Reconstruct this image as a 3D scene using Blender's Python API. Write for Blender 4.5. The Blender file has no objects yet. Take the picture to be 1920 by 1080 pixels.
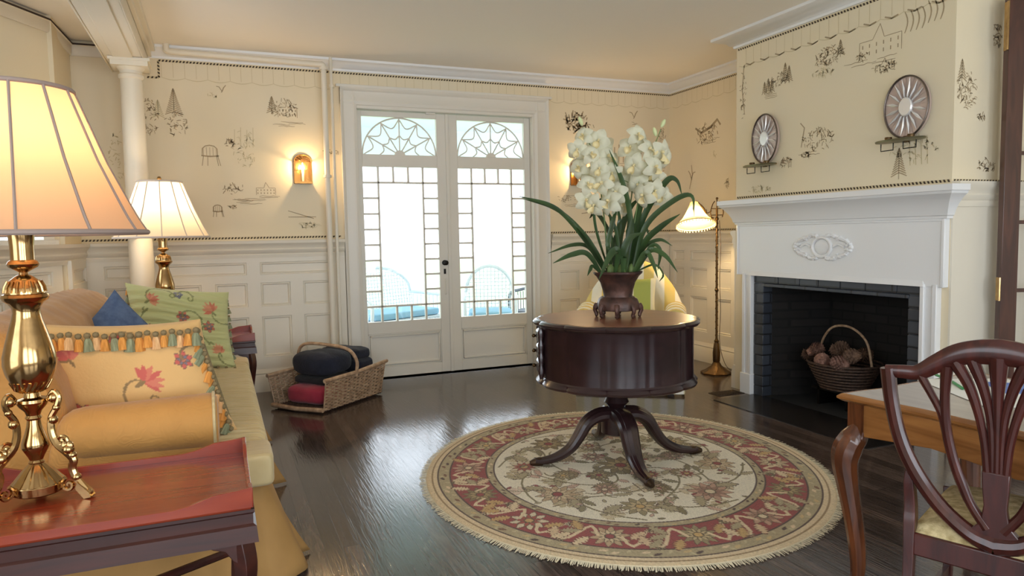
import bpy, math, random
import numpy as np
from mathutils import Vector, Matrix
random.seed(7)
SC = bpy.context.scene
COL = SC.collection
PI = math.pi

# ------------------------------------------------------------------ camera, world, exposure
def cam_axes(yaw, pitch, roll):
    cy, sy = math.cos(yaw), math.sin(yaw); cp, sp = math.cos(pitch), math.sin(pitch)
    f = Vector((-sy*cp, cy*cp, sp)); r = Vector((cy, sy, 0)); u = r.cross(f)
    cr, sr = math.cos(roll), math.sin(roll)
    return cr*r + sr*u, -sr*r + cr*u, f
cr_, cu_, cf_ = cam_axes(-0.391479, -0.0745869, -0.01836)
cam = bpy.data.objects.new('camera', bpy.data.cameras.new('camera')); COL.objects.link(cam)
cam.matrix_world = Matrix(((cr_.x, cu_.x, -cf_.x, 0), (cr_.y, cu_.y, -cf_.y, 0), (cr_.z, cu_.z, -cf_.z, 1.35), (0, 0, 0, 1)))
cam.data.sensor_width = 36; cam.data.lens = 36*1333.5/1920; cam.data.clip_start = .05
SC.camera = cam
SC.view_settings.view_transform = 'Standard'; SC.view_settings.look = 'None'
SC.view_settings.gamma = 1; SC.view_settings.use_curve_mapping = False
SC.view_settings.exposure = -0.06
SC.cycles.max_bounces = 9; SC.cycles.diffuse_bounces = 5; SC.cycles.glossy_bounces = 4
SC.cycles.transparent_max_bounces = 12; SC.cycles.sample_clamp_indirect = 6
SC.cycles.caustics_reflective = False; SC.cycles.caustics_refractive = False

W = bpy.data.worlds.new('world'); SC.world = W; W.use_nodes = True
bg = W.node_tree.nodes['Background']
bg.inputs[0].default_value = (.82, .91, 1.0, 1); bg.inputs[1].default_value = 5.0

def area(name, loc, rot, sx, sy, power=0, color=(1, 1, 1), portal=False):
    l = bpy.data.lights.new(name, 'AREA'); l.shape = 'RECTANGLE'; l.size = sx; l.size_y = sy
    l.energy = power; l.color = color; l.cycles.is_portal = portal
    o = bpy.data.objects.new(name, l); COL.objects.link(o); o.location = loc; o.rotation_euler = rot
    return o
def point(name, loc, power, color, r=.03):
    l = bpy.data.lights.new(name, 'POINT'); l.energy = power; l.color = color; l.shadow_soft_size = r
    o = bpy.data.objects.new(name, l); COL.objects.link(o); o.location = loc
    return o
# daylight enters through the french doors, the tall windows of the wall behind the camera and the bay
area('door_portal', (2.1, 6.85, 1.3), (-PI/2, 0, 0), 1.9, 2.5, portal=True)
REAR = [(-1.7, -.1), (.3, 1.9), (2.4, 4.0)]
for a, b in REAR:
    area('rear_window_portal', ((a+b)/2, -2.62, 1.5), (PI/2, 0, 0), b-a, 2.3, portal=True)
    area('rear_window_fill', ((a+b)/2, -2.5, 1.5), (PI/2, 0, 0), b-a-.1, 2.2, power=42, color=(.86, .93, 1))  # added fill lamps just inside the rear windows, lifting the room against outdoors
area('left_window_portal', (-2.75, .6, 1.5), (0, -PI/2, 0), 2.2, 2.4, portal=True)

# ------------------------------------------------------------------ materials
def lin(c):
    return tuple(((x/255)/12.92 if x/255 <= .04045 else (((x/255)+.055)/1.055)**2.4) for x in c)
def mat(name, rgb, rough=.5, metal=0, var=.0, vscale=8, bump=0, bscale=60, spec=.5, coat=0, sheen=0, stretch=(1,1,1), rgb2=None, attr=False, sub=0):
    m = bpy.data.materials.new(name); m.use_nodes = True
    nt = m.node_tree; b = nt.nodes['Principled BSDF']
    c = lin(rgb); b.inputs['Base Color'].default_value = (*c, 1)
    b.inputs['Roughness'].default_value = rough; b.inputs['Metallic'].default_value = metal
    b.inputs['Specular IOR Level'].default_value = spec; b.inputs['Coat Weight'].default_value = coat
    b.inputs['Sheen Weight'].default_value = sheen
    if attr:
        a = nt.nodes.new('ShaderNodeAttribute'); a.attribute_name = 'Col'
        nt.links.new(a.outputs['Color'], b.inputs['Base Color'])
    tc = nt.nodes.new('ShaderNodeTexCoord'); mp = nt.nodes.new('ShaderNodeMapping')
    mp.inputs['Scale'].default_value = stretch; nt.links.new(tc.outputs['Object'], mp.inputs[0])
    if (var or rgb2) and not attr:
        n = nt.nodes.new('ShaderNodeTexNoise'); n.inputs['Scale'].default_value = vscale; n.inputs['Detail'].default_value = 5
        r = nt.nodes.new('ShaderNodeValToRGB')
        c2 = lin(rgb2) if rgb2 else tuple(x*(1-var) for x in c)
        r.color_ramp.elements[0].color = (*c2, 1); r.color_ramp.elements[1].color = (*c, 1)
        r.color_ramp.elements[0].position = .35; r.color_ramp.elements[1].position = .65
        nt.links.new(mp.outputs[0], n.inputs['Vector']); nt.links.new(n.outputs[0], r.inputs[0])
        nt.links.new(r.outputs[0], b.inputs['Base Color'])
    if bump:
        n = nt.nodes.new('ShaderNodeTexNoise'); n.inputs['Scale'].default_value = bscale; n.inputs['Detail'].default_value = 4
        bp = nt.nodes.new('ShaderNodeBump'); bp.inputs['Strength'].default_value = bump; bp.inputs['Distance'].default_value = .01
        nt.links.new(mp.outputs[0], n.inputs['Vector']); nt.links.new(n.outputs[0], bp.inputs['Height'])
        nt.links.new(bp.outputs[0], b.inputs['Normal'])
    return m
def emit(name, rgb, s):
    m = bpy.data.materials.new(name); m.use_nodes = True; nt = m.node_tree
    b = nt.nodes['Principled BSDF']; c = (*lin(rgb), 1)
    b.inputs['Base Color'].default_value = c; b.inputs['Emission Color'].default_value = c; b.inputs['Emission Strength'].default_value = s
    return m
def wood(name, dark, light, rough=.25, axis=0, scale=6, coat=.3):
    m = bpy.data.materials.new(name); m.use_nodes = True; nt = m.node_tree; b = nt.nodes['Principled BSDF']
    tc = nt.nodes.new('ShaderNodeTexCoord'); mp = nt.nodes.new('ShaderNodeMapping')
    s = [scale*3]*3; s[axis] = scale*.35; mp.inputs['Scale'].default_value = s
    n = nt.nodes.new('ShaderNodeTexNoise'); n.inputs['Scale'].default_value = 1.6; n.inputs['Detail'].default_value = 7; n.inputs['Distortion'].default_value = 1.2
    r = nt.nodes.new('ShaderNodeValToRGB'); r.color_ramp.elements[0].color = (*lin(dark), 1); r.color_ramp.elements[1].color = (*lin(light), 1)
    r.color_ramp.elements[0].position = .3; r.color_ramp.elements[1].position = .7
    nt.links.new(tc.outputs['Object'], mp.inputs[0]); nt.links.new(mp.outputs[0], n.inputs['Vector'])
    nt.links.new(n.outputs[0], r.inputs[0]); nt.links.new(r.outputs[0], b.inputs['Base Color'])
    b.inputs['Roughness'].default_value = rough; b.inputs['Coat Weight'].default_value = coat; b.inputs['Coat Roughness'].default_value = .12
    return m
def glass_mat(name, tint=(1, 1, 1), gl=.08):
    m = bpy.data.materials.new(name); m.use_nodes = True; nt = m.node_tree; nt.nodes.clear()
    o = nt.nodes.new('ShaderNodeOutputMaterial'); mx = nt.nodes.new('ShaderNodeMixShader')
    t = nt.nodes.new('ShaderNodeBsdfTransparent'); t.inputs[0].default_value = (*tint, 1)
    g = nt.nodes.new('ShaderNodeBsdfGlossy'); g.inputs['Roughness'].default_value = .02
    mx.inputs[0].default_value = gl
    nt.links.new(t.outputs[0], mx.inputs[1]); nt.links.new(g.outputs[0], mx.inputs[2]); nt.links.new(mx.outputs[0], o.inputs[0])
    return m
def shade_mat(name, rgb, trans=.55):
    m = bpy.data.materials.new(name); m.use_nodes = True; nt = m.node_tree; nt.nodes.clear()
    o = nt.nodes.new('ShaderNodeOutputMaterial'); mx = nt.nodes.new('ShaderNodeMixShader')
    d = nt.nodes.new('ShaderNodeBsdfDiffuse'); d.inputs[0].default_value = (*lin(rgb), 1)
    t = nt.nodes.new('ShaderNodeBsdfTranslucent'); t.inputs[0].default_value = (*lin(rgb), 1)
    mx.inputs[0].default_value = trans
    nt.links.new(d.outputs[0], mx.inputs[1]); nt.links.new(t.outputs[0], mx.inputs[2]); nt.links.new(mx.outputs[0], o.inputs[0])
    return m
def floor_mat():
    m = bpy.data.materials.new('dark_floorboards'); m.use_nodes = True; nt = m.node_tree; b = nt.nodes['Principled BSDF']
    tc = nt.nodes.new('ShaderNodeTexCoord'); mp = nt.nodes.new('ShaderNodeMapping'); mp.inputs['Rotation'].default_value = (0, 0, PI/2)
    br = nt.nodes.new('ShaderNodeTexBrick'); br.inputs['Scale'].default_value = 1; br.inputs['Brick Width'].default_value = 1.3
    br.inputs['Row Height'].default_value = .075; br.inputs['Mortar Size'].default_value = .0016; br.offset = .37
    br.inputs['Color1'].default_value = (*lin((98, 82, 74)), 1); br.inputs['Color2'].default_value = (*lin((72, 60, 54)), 1)
    br.inputs['Mortar'].default_value = (*lin((18, 13, 11)), 1)
    nt.links.new(tc.outputs['Object'], mp.inputs[0]); nt.links.new(mp.outputs[0], br.inputs['Vector'])
    m2 = nt.nodes.new('ShaderNodeMapping'); m2.inputs['Scale'].default_value = (34, 2.6, 1); nt.links.new(tc.outputs['Object'], m2.inputs[0])
    n = nt.nodes.new('ShaderNodeTexNoise'); n.inputs['Scale'].default_value = 1.5; n.inputs['Detail'].default_value = 6; n.inputs['Distortion'].default_value = 1.4
    nt.links.new(m2.outputs[0], n.inputs['Vector'])
    mx = nt.nodes.new('ShaderNodeMixRGB'); mx.blend_type = 'MULTIPLY'; mx.inputs[0].default_value = .7
    rr = nt.nodes.new('ShaderNodeValToRGB'); rr.color_ramp.elements[0].position = .35; rr.color_ramp.elements[0].color = (.35, .35, .35, 1); rr.color_ramp.elements[1].position = .62
    nt.links.new(n.outputs[0], rr.inputs[0]); nt.links.new(br.outputs['Color'], mx.inputs[1]); nt.links.new(rr.outputs[0], mx.inputs[2])
    nt.links.new(mx.outputs[0], b.inputs['Base Color'])
    b.inputs['Roughness'].default_value = .13; b.inputs['Specular IOR Level'].default_value = .7
    bp = nt.nodes.new('ShaderNodeBump'); bp.inputs['Strength'].default_value = .16; bp.inputs['Distance'].default_value = .003
    ad = nt.nodes.new('ShaderNodeMath'); ad.operation = 'ADD'; nt.links.new(rr.outputs[0], ad.inputs[0])
    iv = nt.nodes.new('ShaderNodeMath'); iv.operation = 'MULTIPLY'; iv.inputs[1].default_value = -1.5; nt.links.new(br.outputs['Fac'], iv.inputs[0])
    nt.links.new(iv.outputs[0], ad.inputs[1]); nt.links.new(ad.outputs[0], bp.inputs['Height']); nt.links.new(bp.outputs[0], b.inputs['Normal'])
    return m
def quilt_mat(name, rgb, rgb2):
    m = mat(name, rgb, .75, rgb2=rgb2, vscale=5, sheen=.2); nt = m.node_tree; b = nt.nodes['Principled BSDF']
    tc = nt.nodes.new('ShaderNodeTexCoord'); n = nt.nodes.new('ShaderNodeTexNoise'); n.inputs['Scale'].default_value = 14; n.inputs['Detail'].default_value = 1
    mr = nt.nodes.new('ShaderNodeMath'); mr.operation = 'PINGPONG'; mr.inputs[1].default_value = .05
    nt.links.new(tc.outputs['Object'], n.inputs['Vector']); nt.links.new(n.outputs[0], mr.inputs[0])
    bp = nt.nodes.new('ShaderNodeBump'); bp.inputs['Strength'].default_value = .5; bp.inputs['Distance'].default_value = .03
    nt.links.new(mr.outputs[0], bp.inputs['Height']); nt.links.new(bp.outputs[0], b.inputs['Normal'])
    return m
def brick_mat(name, c1, c2, mo, w, h, ms, axisrot=(0, 0, 0), rough=.6):
    m = bpy.data.materials.new(name); m.use_nodes = True; nt = m.node_tree; b = nt.nodes['Principled BSDF']
    tc = nt.nodes.new('ShaderNodeTexCoord'); sp = nt.nodes.new('ShaderNodeSeparateXYZ'); cb = nt.nodes.new('ShaderNodeCombineXYZ')
    ad = nt.nodes.new('ShaderNodeMath'); nt.links.new(tc.outputs['Object'], sp.inputs[0])
    nt.links.new(sp.outputs[0], ad.inputs[0]); nt.links.new(sp.outputs[1], ad.inputs[1]); nt.links.new(ad.outputs[0], cb.inputs[0]); nt.links.new(sp.outputs[2], cb.inputs[1])
    br = nt.nodes.new('ShaderNodeTexBrick'); br.inputs['Scale'].default_value = 1; br.inputs['Brick Width'].default_value = w; br.inputs['Row Height'].default_value = h
    br.inputs['Mortar Size'].default_value = ms; br.inputs['Color1'].default_value = (*lin(c1), 1); br.inputs['Color2'].default_value = (*lin(c2), 1); br.inputs['Mortar'].default_value = (*lin(mo), 1)
    nt.links.new(cb.outputs[0], br.inputs['Vector']); nt.links.new(br.outputs['Color'], b.inputs['Base Color']); b.inputs['Roughness'].default_value = rough
    bp = nt.nodes.new('ShaderNodeBump'); bp.invert = True; bp.inputs['Strength'].default_value = .7; bp.inputs['Distance'].default_value = .01
    nt.links.new(br.outputs['Fac'], bp.inputs['Height']); nt.links.new(bp.outputs[0], b.inputs['Normal'])
    return m

WALLP = mat('cream_mural_wall', (232, 217, 185), .8, rgb2=(228, 216, 190), vscale=1.3)
INK1 = mat('sepia_mural_paint', (172, 153, 122), .9); INK2 = mat('faded_mural_paint', (208, 193, 156), .9); INKD = mat('rope_border_paint', (62, 48, 40), .9)
PAINT = mat('white_trim_paint', (228, 220, 203), .42)
DOORP = mat('white_door_paint', (226, 221, 210), .38)
MANT = mat('white_mantel_paint', (232, 232, 232), .32)
CEIL = mat('ceiling_plaster', (244, 238, 228), .85)
FLOOR = floor_mat()
GLASS = glass_mat('window_glass')
BRASS = mat('polished_brass', (194, 158, 108), .15, 1, var=.3, vscale=20)
ABRASS = mat('aged_brass', (98, 78, 54), .42, 1, bump=.3, bscale=90)
MAHOG = wood('red_mahogany', (122, 42, 24), (146, 58, 32), .26, axis=0, scale=3, coat=.2)
DMAHOG = wood('dark_mahogany', (44, 19, 15), (68, 30, 22), .36, axis=0, scale=4, coat=.03)
DARKW = wood('dark_drum_wood', (36, 22, 24), (52, 32, 34), .28, axis=0, scale=1.5)
TOPW = wood('drum_top_leather', (112, 68, 46), (138, 88, 60), .32, axis=0, scale=2)
CHAIRW = wood('chair_mahogany', (46, 18, 15), (78, 34, 28), .28, axis=2, scale=6)
DESKW = wood('walnut_desk', (126, 78, 38), (176, 120, 66), .25, axis=1, scale=4)
DESKT = wood('grey_desk_top', (150, 138, 126), (172, 160, 148), .28, axis=1, scale=3, coat=.6)
REDW = wood('brown_door_wood', (58, 34, 27), (88, 52, 40), .35, axis=2, scale=4)
BLACKM = mat('black_metal', (32, 30, 28), .4, .8)
SOFA = quilt_mat('gold_quilted_cloth', (194, 140, 70), (178, 126, 60))
SOFAS = mat('pale_gold_cloth', (204, 184, 138), .75, rgb2=(190, 168, 120), vscale=6, bump=.4, bscale=9, stretch=(1, 14, 1), sheen=.2)
SKIRT = mat('gold_skirt_cloth', (172, 132, 76), .8, rgb2=(156, 118, 66), vscale=4, bump=.25, bscale=12)
WICK = mat('pale_wicker', (190, 160, 130), .6, rgb2=(150, 120, 92), vscale=25)
WICKD = mat('dark_wicker', (92, 68, 54), .7, rgb2=(58, 42, 34), vscale=60)

# ------------------------------------------------------------------ mesh helper
class M:
    def __init__(s): s.v = []; s.f = []; s.m = []
    def add(s, vs, fs, m=0):
        o = len(s.v); s.v += [tuple(p) for p in vs]
        for f in fs: s.f.append(tuple(i+o for i in f)); s.m.append(m)
        return s
    def box(s, x0, x1, y0, y1, z0, z1, m=0):
        return s.add([(x0,y0,z0),(x1,y0,z0),(x1,y1,z0),(x0,y1,z0),(x0,y0,z1),(x1,y0,z1),(x1,y1,z1),(x0,y1,z1)],
              [(0,3,2,1),(4,5,6,7),(0,1,5,4),(1,2,6,5),(2,3,7,6),(3,0,4,7)], m)
    def bar(s, a, b, w, h, m=0, up=(0,0,1)):
        a = Vector(a); b = Vector(b); d = (b-a).normalized(); u = Vector(up)
        if abs(d.dot(u)) > .98: u = Vector((1, 0, 0))
        r = d.cross(u).normalized()*w/2; u = r.cross(d).normalized()*h/2
        vs = [a-r-u, a+r-u, a+r+u, a-r+u, b-r-u, b+r-u, b+r+u, b-r+u]
        return s.add(vs, [(0,1,2,3),(7,6,5,4),(0,4,5,1),(1,5,6,2),(2,6,7,3),(3,7,4,0)], m)
    def lathe(s, prof, n=32, c=(0,0,0), m=0, sx=1, sy=1, rf=None, cap=True, arc=None):
        vs = []; fs = []
        N = n if arc is None else n+1
        for r, z in prof:
            for i in range(N):
                a = 2*PI*i/n if arc is None else arc[0]+(arc[1]-arc[0])*i/n
                k = rf(a, z) if rf else 1
                vs.append((c[0]+r*k*sx*math.cos(a), c[1]+r*k*sy*math.sin(a), c[2]+z))
        for j in range(len(prof)-1):
            for i in range(n):
                i2 = (i+1) % n if arc is None else i+1
                fs.append((j*N+i, j*N+i2, (j+1)*N+i2, (j+1)*N+i))
        if cap and arc is None:
            if prof[0][0] > 1e-5: fs.append(tuple(reversed(range(n))))
            if prof[-1][0] > 1e-5: fs.append(tuple(range((len(prof)-1)*n, len(prof)*n)))
        return s.add(vs, fs, m)
    def tube(s, pts, rad, n=8, m=0, flat=1, up=None, closed=False, cap=True):
        pts = [Vector(p) for p in pts]; L = len(pts)
        if not hasattr(rad, '__len__'): rad = [rad]*L
        vs = []; fs = []; prev = Vector(up) if up else None
        for i, p in enumerate(pts):
            if closed: d = pts[(i+1) % L]-pts[i-1]
            else: d = pts[min(i+1, L-1)]-pts[max(i-1, 0)]
            if d.length < 1e-9: d = Vector((0, 0, 1))
            d.normalize()
            if prev is None: prev = Vector((0, 0, 1)) if abs(d.z) < .9 else Vector((1, 0, 0))
            base = Vector(up) if up else prev
            u = base - d*base.dot(d)
            if u.length < 1e-4: u = prev - d*prev.dot(d)
            if u.length < 1e-4: u = d.orthogonal()
            u.normalize(); prev = u; w = d.cross(u)
            for k in range(n):
                a = 2*PI*(k+.5)/n
                vs.append(p + u*rad[i]*flat*math.sin(a) + w*rad[i]*math.cos(a))
        R_ = L if closed else L-1
        for i in range(R_):
            j = (i+1) % L
            for k in range(n): fs.append((i*n+k, i*n+(k+1) % n, j*n+(k+1) % n, j*n+k))
        if cap and not closed: fs.append(tuple(reversed(range(n)))); fs.append(tuple(range((L-1)*n, L*n)))
        return s.add(vs, fs, m)
    def prism(s, poly, fn, t0, t1, m=0):
        n = len(poly); vs = [fn(a, b, t0) for a, b in poly]+[fn(a, b, t1) for a, b in poly]
        fs = [tuple(reversed(range(n))), tuple(range(n, 2*n))]+[(i, (i+1) % n, (i+1) % n+n, i+n) for i in range(n)]
        return s.add(vs, fs, m)
    def grid(s, nu, nv, fn, m=0, cu=False, cv=False):
        NU = nu if cu else nu+1; NV = nv if cv else nv+1
        vs = [fn(i/nu, j/nv) for i in range(NU) for j in range(NV)]
        fs = [(i*NV+j, ((i+1) % NU)*NV+j, ((i+1) % NU)*NV+(j+1) % NV, i*NV+(j+1) % NV) for i in range(nu) for j in range(nv)]
        return s.add(vs, fs, m)
    def ball(s, c, r, n=10, m=0, k=6):
        if not hasattr(r, '__len__'): r = (r, r, r)
        return s.lathe([(math.sin(PI*j/k)*1.0 if 0 < j < k else 1e-6, -math.cos(PI*j/k)*r[2]) for j in range(k+1)], n, c, m, r[0], r[1], cap=False)
    def sweep(s, path, prof, m=0, closed=False, z=0):
        # path: plan polyline, room interior on its right; prof: (distance into the room, height)
        P = [Vector(p) for p in path]; n = len(P); vs = []; fs = []; k = len(prof)
        for i in range(n):
            a = (P[i]-P[i-1]).normalized() if (i > 0 or closed) else None
            b = (P[(i+1) % n]-P[i]).normalized() if (i < n-1 or closed) else None
            na = Vector((a.y, -a.x)) if a else None; nb = Vector((b.y, -b.x)) if b else None
            if na is None: mm = nb
            elif nb is None: mm = na
            else: mm = (na+nb)/(1+na.dot(nb))
            for d, h in prof: vs.append((P[i].x+mm.x*d, P[i].y+mm.y*d, z+h))
        for i in range(n if closed else n-1):
            j = (i+1) % n
            for q in range(k): fs.append((i*k+q, i*k+(q+1) % k, j*k+(q+1) % k, j*k+q))
        if not closed: fs.append(tuple(range(k))); fs.append(tuple(reversed(range((n-1)*k, n*k))))
        return s.add(vs, fs, m)
    def build(s, name, mats, parent=None, smooth=True, bev=0, bseg=2, sub=0, ang=35, col=None, fix=True):
        me = bpy.data.meshes.new(name); me.from_pydata(s.v, [], s.f)
        for mm in (mats if isinstance(mats, (list, tuple)) else [mats]): me.materials.append(mm)
        if any(s.m): me.polygons.foreach_set('material_index', s.m)
        if fix:
            import bmesh
            b = bmesh.new(); b.from_mesh(me); bmesh.ops.recalc_face_normals(b, faces=b.faces); b.to_mesh(me); b.free()
        if col is not None:
            at = me.color_attributes.new('Col', 'FLOAT_COLOR', 'POINT')
            at.data.foreach_set('color', np.concatenate([col, np.ones((len(col), 1))], 1).astype(np.float32).ravel())
        if smooth:
            me.polygons.foreach_set('use_smooth', [True]*len(me.polygons)); me.set_sharp_from_angle(angle=math.radians(ang))
        o = bpy.data.objects.new(name, me); COL.objects.link(o)
        if bev:
            d = o.modifiers.new('b', 'BEVEL'); d.width = bev; d.segments = bseg; d.limit_method = 'ANGLE'; d.angle_limit = math.radians(40)
        if sub:
            d = o.modifiers.new('s', 'SUBSURF'); d.levels = sub; d.render_levels = sub
        if parent: o.parent = parent
        return o
def struct(name, mb, mats, parent=None, **k):
    o = mb.build(name, mats, parent, **k)
    if not parent: o['kind'] = 'structure'
    return o
def thing(name, label, cat, loc=(0, 0, 0), rz=0, group=None):
    o = bpy.data.objects.new(name, None); COL.objects.link(o); o.location = loc; o.rotation_euler = (0, 0, rz); o.empty_display_size = .05
    o['label'] = label; o['category'] = cat
    if group: o['group'] = group
    return o
def tag(o, label, cat, group=None, kind=None):
    o['label'] = label; o['category'] = cat
    if group: o['group'] = group
    if kind: o['kind'] = kind
    return o
def lab(o, label): o['label'] = label; return o
def kids(o): return [c for c in list(COL.objects) if c.parent == o]
def dup(o, parent=None):
    c = o.copy(); COL.objects.link(c); c.parent = parent
    for ch in kids(o): dup(ch, c)
    return c
def bez(pts, n=16):
    # catmull-rom through points
    P = [Vector(p) for p in pts]; P = [P[0]*2-P[1]]+P+[P[-1]*2-P[-2]]; out = []
    S = len(P)-3
    for i in range(n+1):
        t = i/n*S; k = min(int(t), S-1); u = t-k; a, b, c, d = P[k:k+4]
        out.append(.5*((2*b)+(-a+c)*u+(2*a-5*b+4*c-d)*u*u+(-a+3*b-3*c+d)*u**3))
    return out
def interp(xs, ys, x): return float(np.interp(x, xs, ys))
def part(name, mb, mats, t, **k):
    o = mb.build(name, mats, t, **k); o.location = -Vector(t.location); return o

# ------------------------------------------------------------------ setting: shell
CZ = 2.95
RMAP = lambda ox, oy, dx, dy, nx, ny: (lambda u, z, d: (ox+dx*u+nx*d, oy+dy*u+ny*d, z))
BACK = RMAP(0, 6.65, 1, 0, 0, -1)
RIGHT = RMAP(4.66, 0, 0, 1, -1, 0)
CHIM = RMAP(4.06, 0, 0, 1, -1, 0)
CSIDE = RMAP(0, 2.94, 1, 0, 0, -1)
CLEFT = RMAP(0, 4.85, 1, 0, 0, 1)
RFRONT = RMAP(5.3, 0, 0, 1, -1, 0)
FRONT = RMAP(0, -2.6, 1, 0, 0, 1)
LEFT = RMAP(-2.6, 0, 0, 1, 1, 0)
ax_, ay_ = -.505, -.863
BAYA = RMAP(-1.04, 5.98, ax_, ay_, -ay_, ax_)      # u runs from the inner corner towards the left
BAYB = RMAP(-1.01, 0, 0, 1, 1, 0)

def wall(mb, fn, u0, u1, z0, z1, holes=(), th=.14, m=0, ends=True):
    us = sorted({u0, u1, *[h[0] for h in holes], *[h[1] for h in holes]}); zs = sorted({z0, z1, *[h[2] for h in holes], *[h[3] for h in holes]})
    for a, b in zip(us, us[1:]):
        for c, d in zip(zs, zs[1:]):
            if any(h[0] <= a and b <= h[1] and h[2] <= c and d <= h[3] for h in holes): continue
            for t in (0, -th): mb.add([fn(a, c, t), fn(b, c, t), fn(b, d, t), fn(a, d, t)], [(0, 1, 2, 3)], m)
    for a, b, c, d in list(holes)+([(u0, u1, z0, z1)] if ends else []):
        q = [(a, c), (b, c), (b, d), (a, d)]
        for i in range(4):
            p, r = q[i], q[(i+1) % 4]; mb.add([fn(*p, 0), fn(*r, 0), fn(*r, -th), fn(*p, -th)], [(0, 1, 2, 3)], m)

# hand-painted drawings and rope borders, part of the wall surface itself
rng = random.Random(3)
def ink(mb, fn, pts, w, m=1, d=.0012):
    n = len(pts); L = []
    for i in range(n):
        a = pts[max(i-1, 0)]; b = pts[min(i+1, n-1)]; dx, dz = b[0]-a[0], b[1]-a[1]; l = math.hypot(dx, dz) or 1
        ww = w*(.5+.5*math.sin(PI*(i+.6)/(n+.2)))
        L.append((fn(pts[i][0]-dz/l*ww/2, pts[i][1]+dx/l*ww/2, d), fn(pts[i][0]+dz/l*ww/2, pts[i][1]-dx/l*ww/2, d)))
    vs = [p for q in L for p in q]
    mb.add(vs, [(2*i, 2*i+1, 2*i+3, 2*i+2) for i in range(n-1)], m)
def rope(mb, fn, p, q, m=3):
    L = math.hypot(q[0]-p[0], q[1]-p[1]); n = int(L/.026); dx, dz = (q[0]-p[0])/L, (q[1]-p[1])/L
    mb.add([fn(p[0]+dz*.009, p[1]-dx*.009, .0006), fn(q[0]+dz*.009, q[1]-dx*.009, .0006), fn(q[0]-dz*.009, q[1]+dx*.009, .0006), fn(p[0]-dz*.009, p[1]+dx*.009, .0006)], [(0, 1, 2, 3)], 2)
    for i in range(n):
        a = (p[0]+dx*i*L/n, p[1]+dz*i*L/n)
        P = lambda s, t: fn(a[0]+dx*s-dz*t, a[1]+dz*s+dx*t, .0014)
        mb.add([P(.000, -.008), P(.013, -.008), P(.021, .008), P(.008, .008)], [(0, 1, 2, 3)], m)
def swag(mb, fn, u0, u1, z, sgn=1, m=2):
    n = max(1, int(round(abs(u1-u0)/.17)))
    for i in range(n):
        a = u0+(u1-u0)*i/n; b = u0+(u1-u0)*(i+1)/n
        ink(mb, fn, [(a+(b-a)*t/6, z-.12-.018*math.sin(PI*t/6)) for t in range(7)], .006, m)
        for t in (0, .5): ink(mb, fn, [(a+(b-a)*t, z), (a+(b-a)*t, z-.12)], .004, m)
def pine(mb, fn, u, z, h, m=1):
    ink(mb, fn, [(u, z), (u, z+h)], .006, m)
    k = int(h/.018)
    for i in range(k):
        y = z+h*(.15+.85*i/k); w = h*.26*(1-i/k)+.006
        ink(mb, fn, [(u-w, y-.012), (u-w*.4, y+.004), (u, y+.012)], .008, m); ink(mb, fn, [(u+w, y-.012), (u+w*.4, y+.004), (u, y+.012)], .008, m)
def leafy(mb, fn, u, z, w, h, n=40, m=1, s=.014):
    for i in range(n):
        a = rng.uniform(0, 2*PI); r = math.sqrt(rng.random()); x = u+r*w/2*math.cos(a); y = z+r*h/2*math.sin(a); t = rng.uniform(0, PI)
        l = s*rng.uniform(.5, 1.3); ink(mb, fn, [(x-l*math.cos(t), y-l*math.sin(t)), (x, y+.003), (x+l*math.cos(t), y+l*math.sin(t))], s*rng.uniform(.25, .6), m)
def ground(mb, fn, u, z, w, m=1):
    for i in range(4):
        x = u+rng.uniform(-.5, .2)*w; y = z-i*.012; l = w*rng.uniform(.3, .7)
        ink(mb, fn, [(x+l*t/6, y+rng.uniform(-.004, .004)) for t in range(7)], .005, m)
def house(mb, fn, u, z, w, h, m=1, dome=False):
    q = [(u-w/2, z), (u-w/2, z+h*.55), (u-w*.1, z+h*.55), (u, z+h), (u+w*.18, z+h*.55), (u+w/2, z+h*.55), (u+w/2, z)]
    for a, b in zip(q, q[1:]): ink(mb, fn, [a, ((a[0]+b[0])/2, (a[1]+b[1])/2), b], .005, m)
    for j in range(2):
        for i in range(6): x = u-w*.42+w*.84*i/5; ink(mb, fn, [(x, z+h*(.08+.24*j)), (x, z+h*(.2+.24*j))], .009, m)
def bird(mb, fn, u, z, s, m=1):
    ink(mb, fn, [(u-s, z+s*.6), (u-s*.5, z+s*.5), (u, z-s*.3)], s*.16, m); ink(mb, fn, [(u+s*.7, z+s*.9), (u+s*.3, z+s*.4), (u, z-s*.3), (u-s*.15, z-s*.5)], s*.2, m)
def seatdraw(mb, fn, u, z, s, m=1):
    for k in range(5): x = u-s*.3+s*.15*k; ink(mb, fn, [(x, z), (x, z+s*.42)], .004, m)
    ink(mb, fn, [(u-s*.36, z), (u-s*.34, z+s*.35), (u-s*.2, z+s*.48), (u, z+s*.52), (u+s*.2, z+s*.48), (u+s*.34, z+s*.35), (u+s*.36, z)], .009, m)
    ink(mb, fn, [(u-s*.4, z+.0), (u, z-.006), (u+s*.42, z)], .012, m)
    for x, e in ((-.3, -.08), (.3, .08), (-.1, -.02), (.36, .12)): ink(mb, fn, [(u+s*x, z), (u+s*(x+e), z-s*.5)], .006, m)
MURAL = [WALLP, INK1, INK2, INKD]

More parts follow.
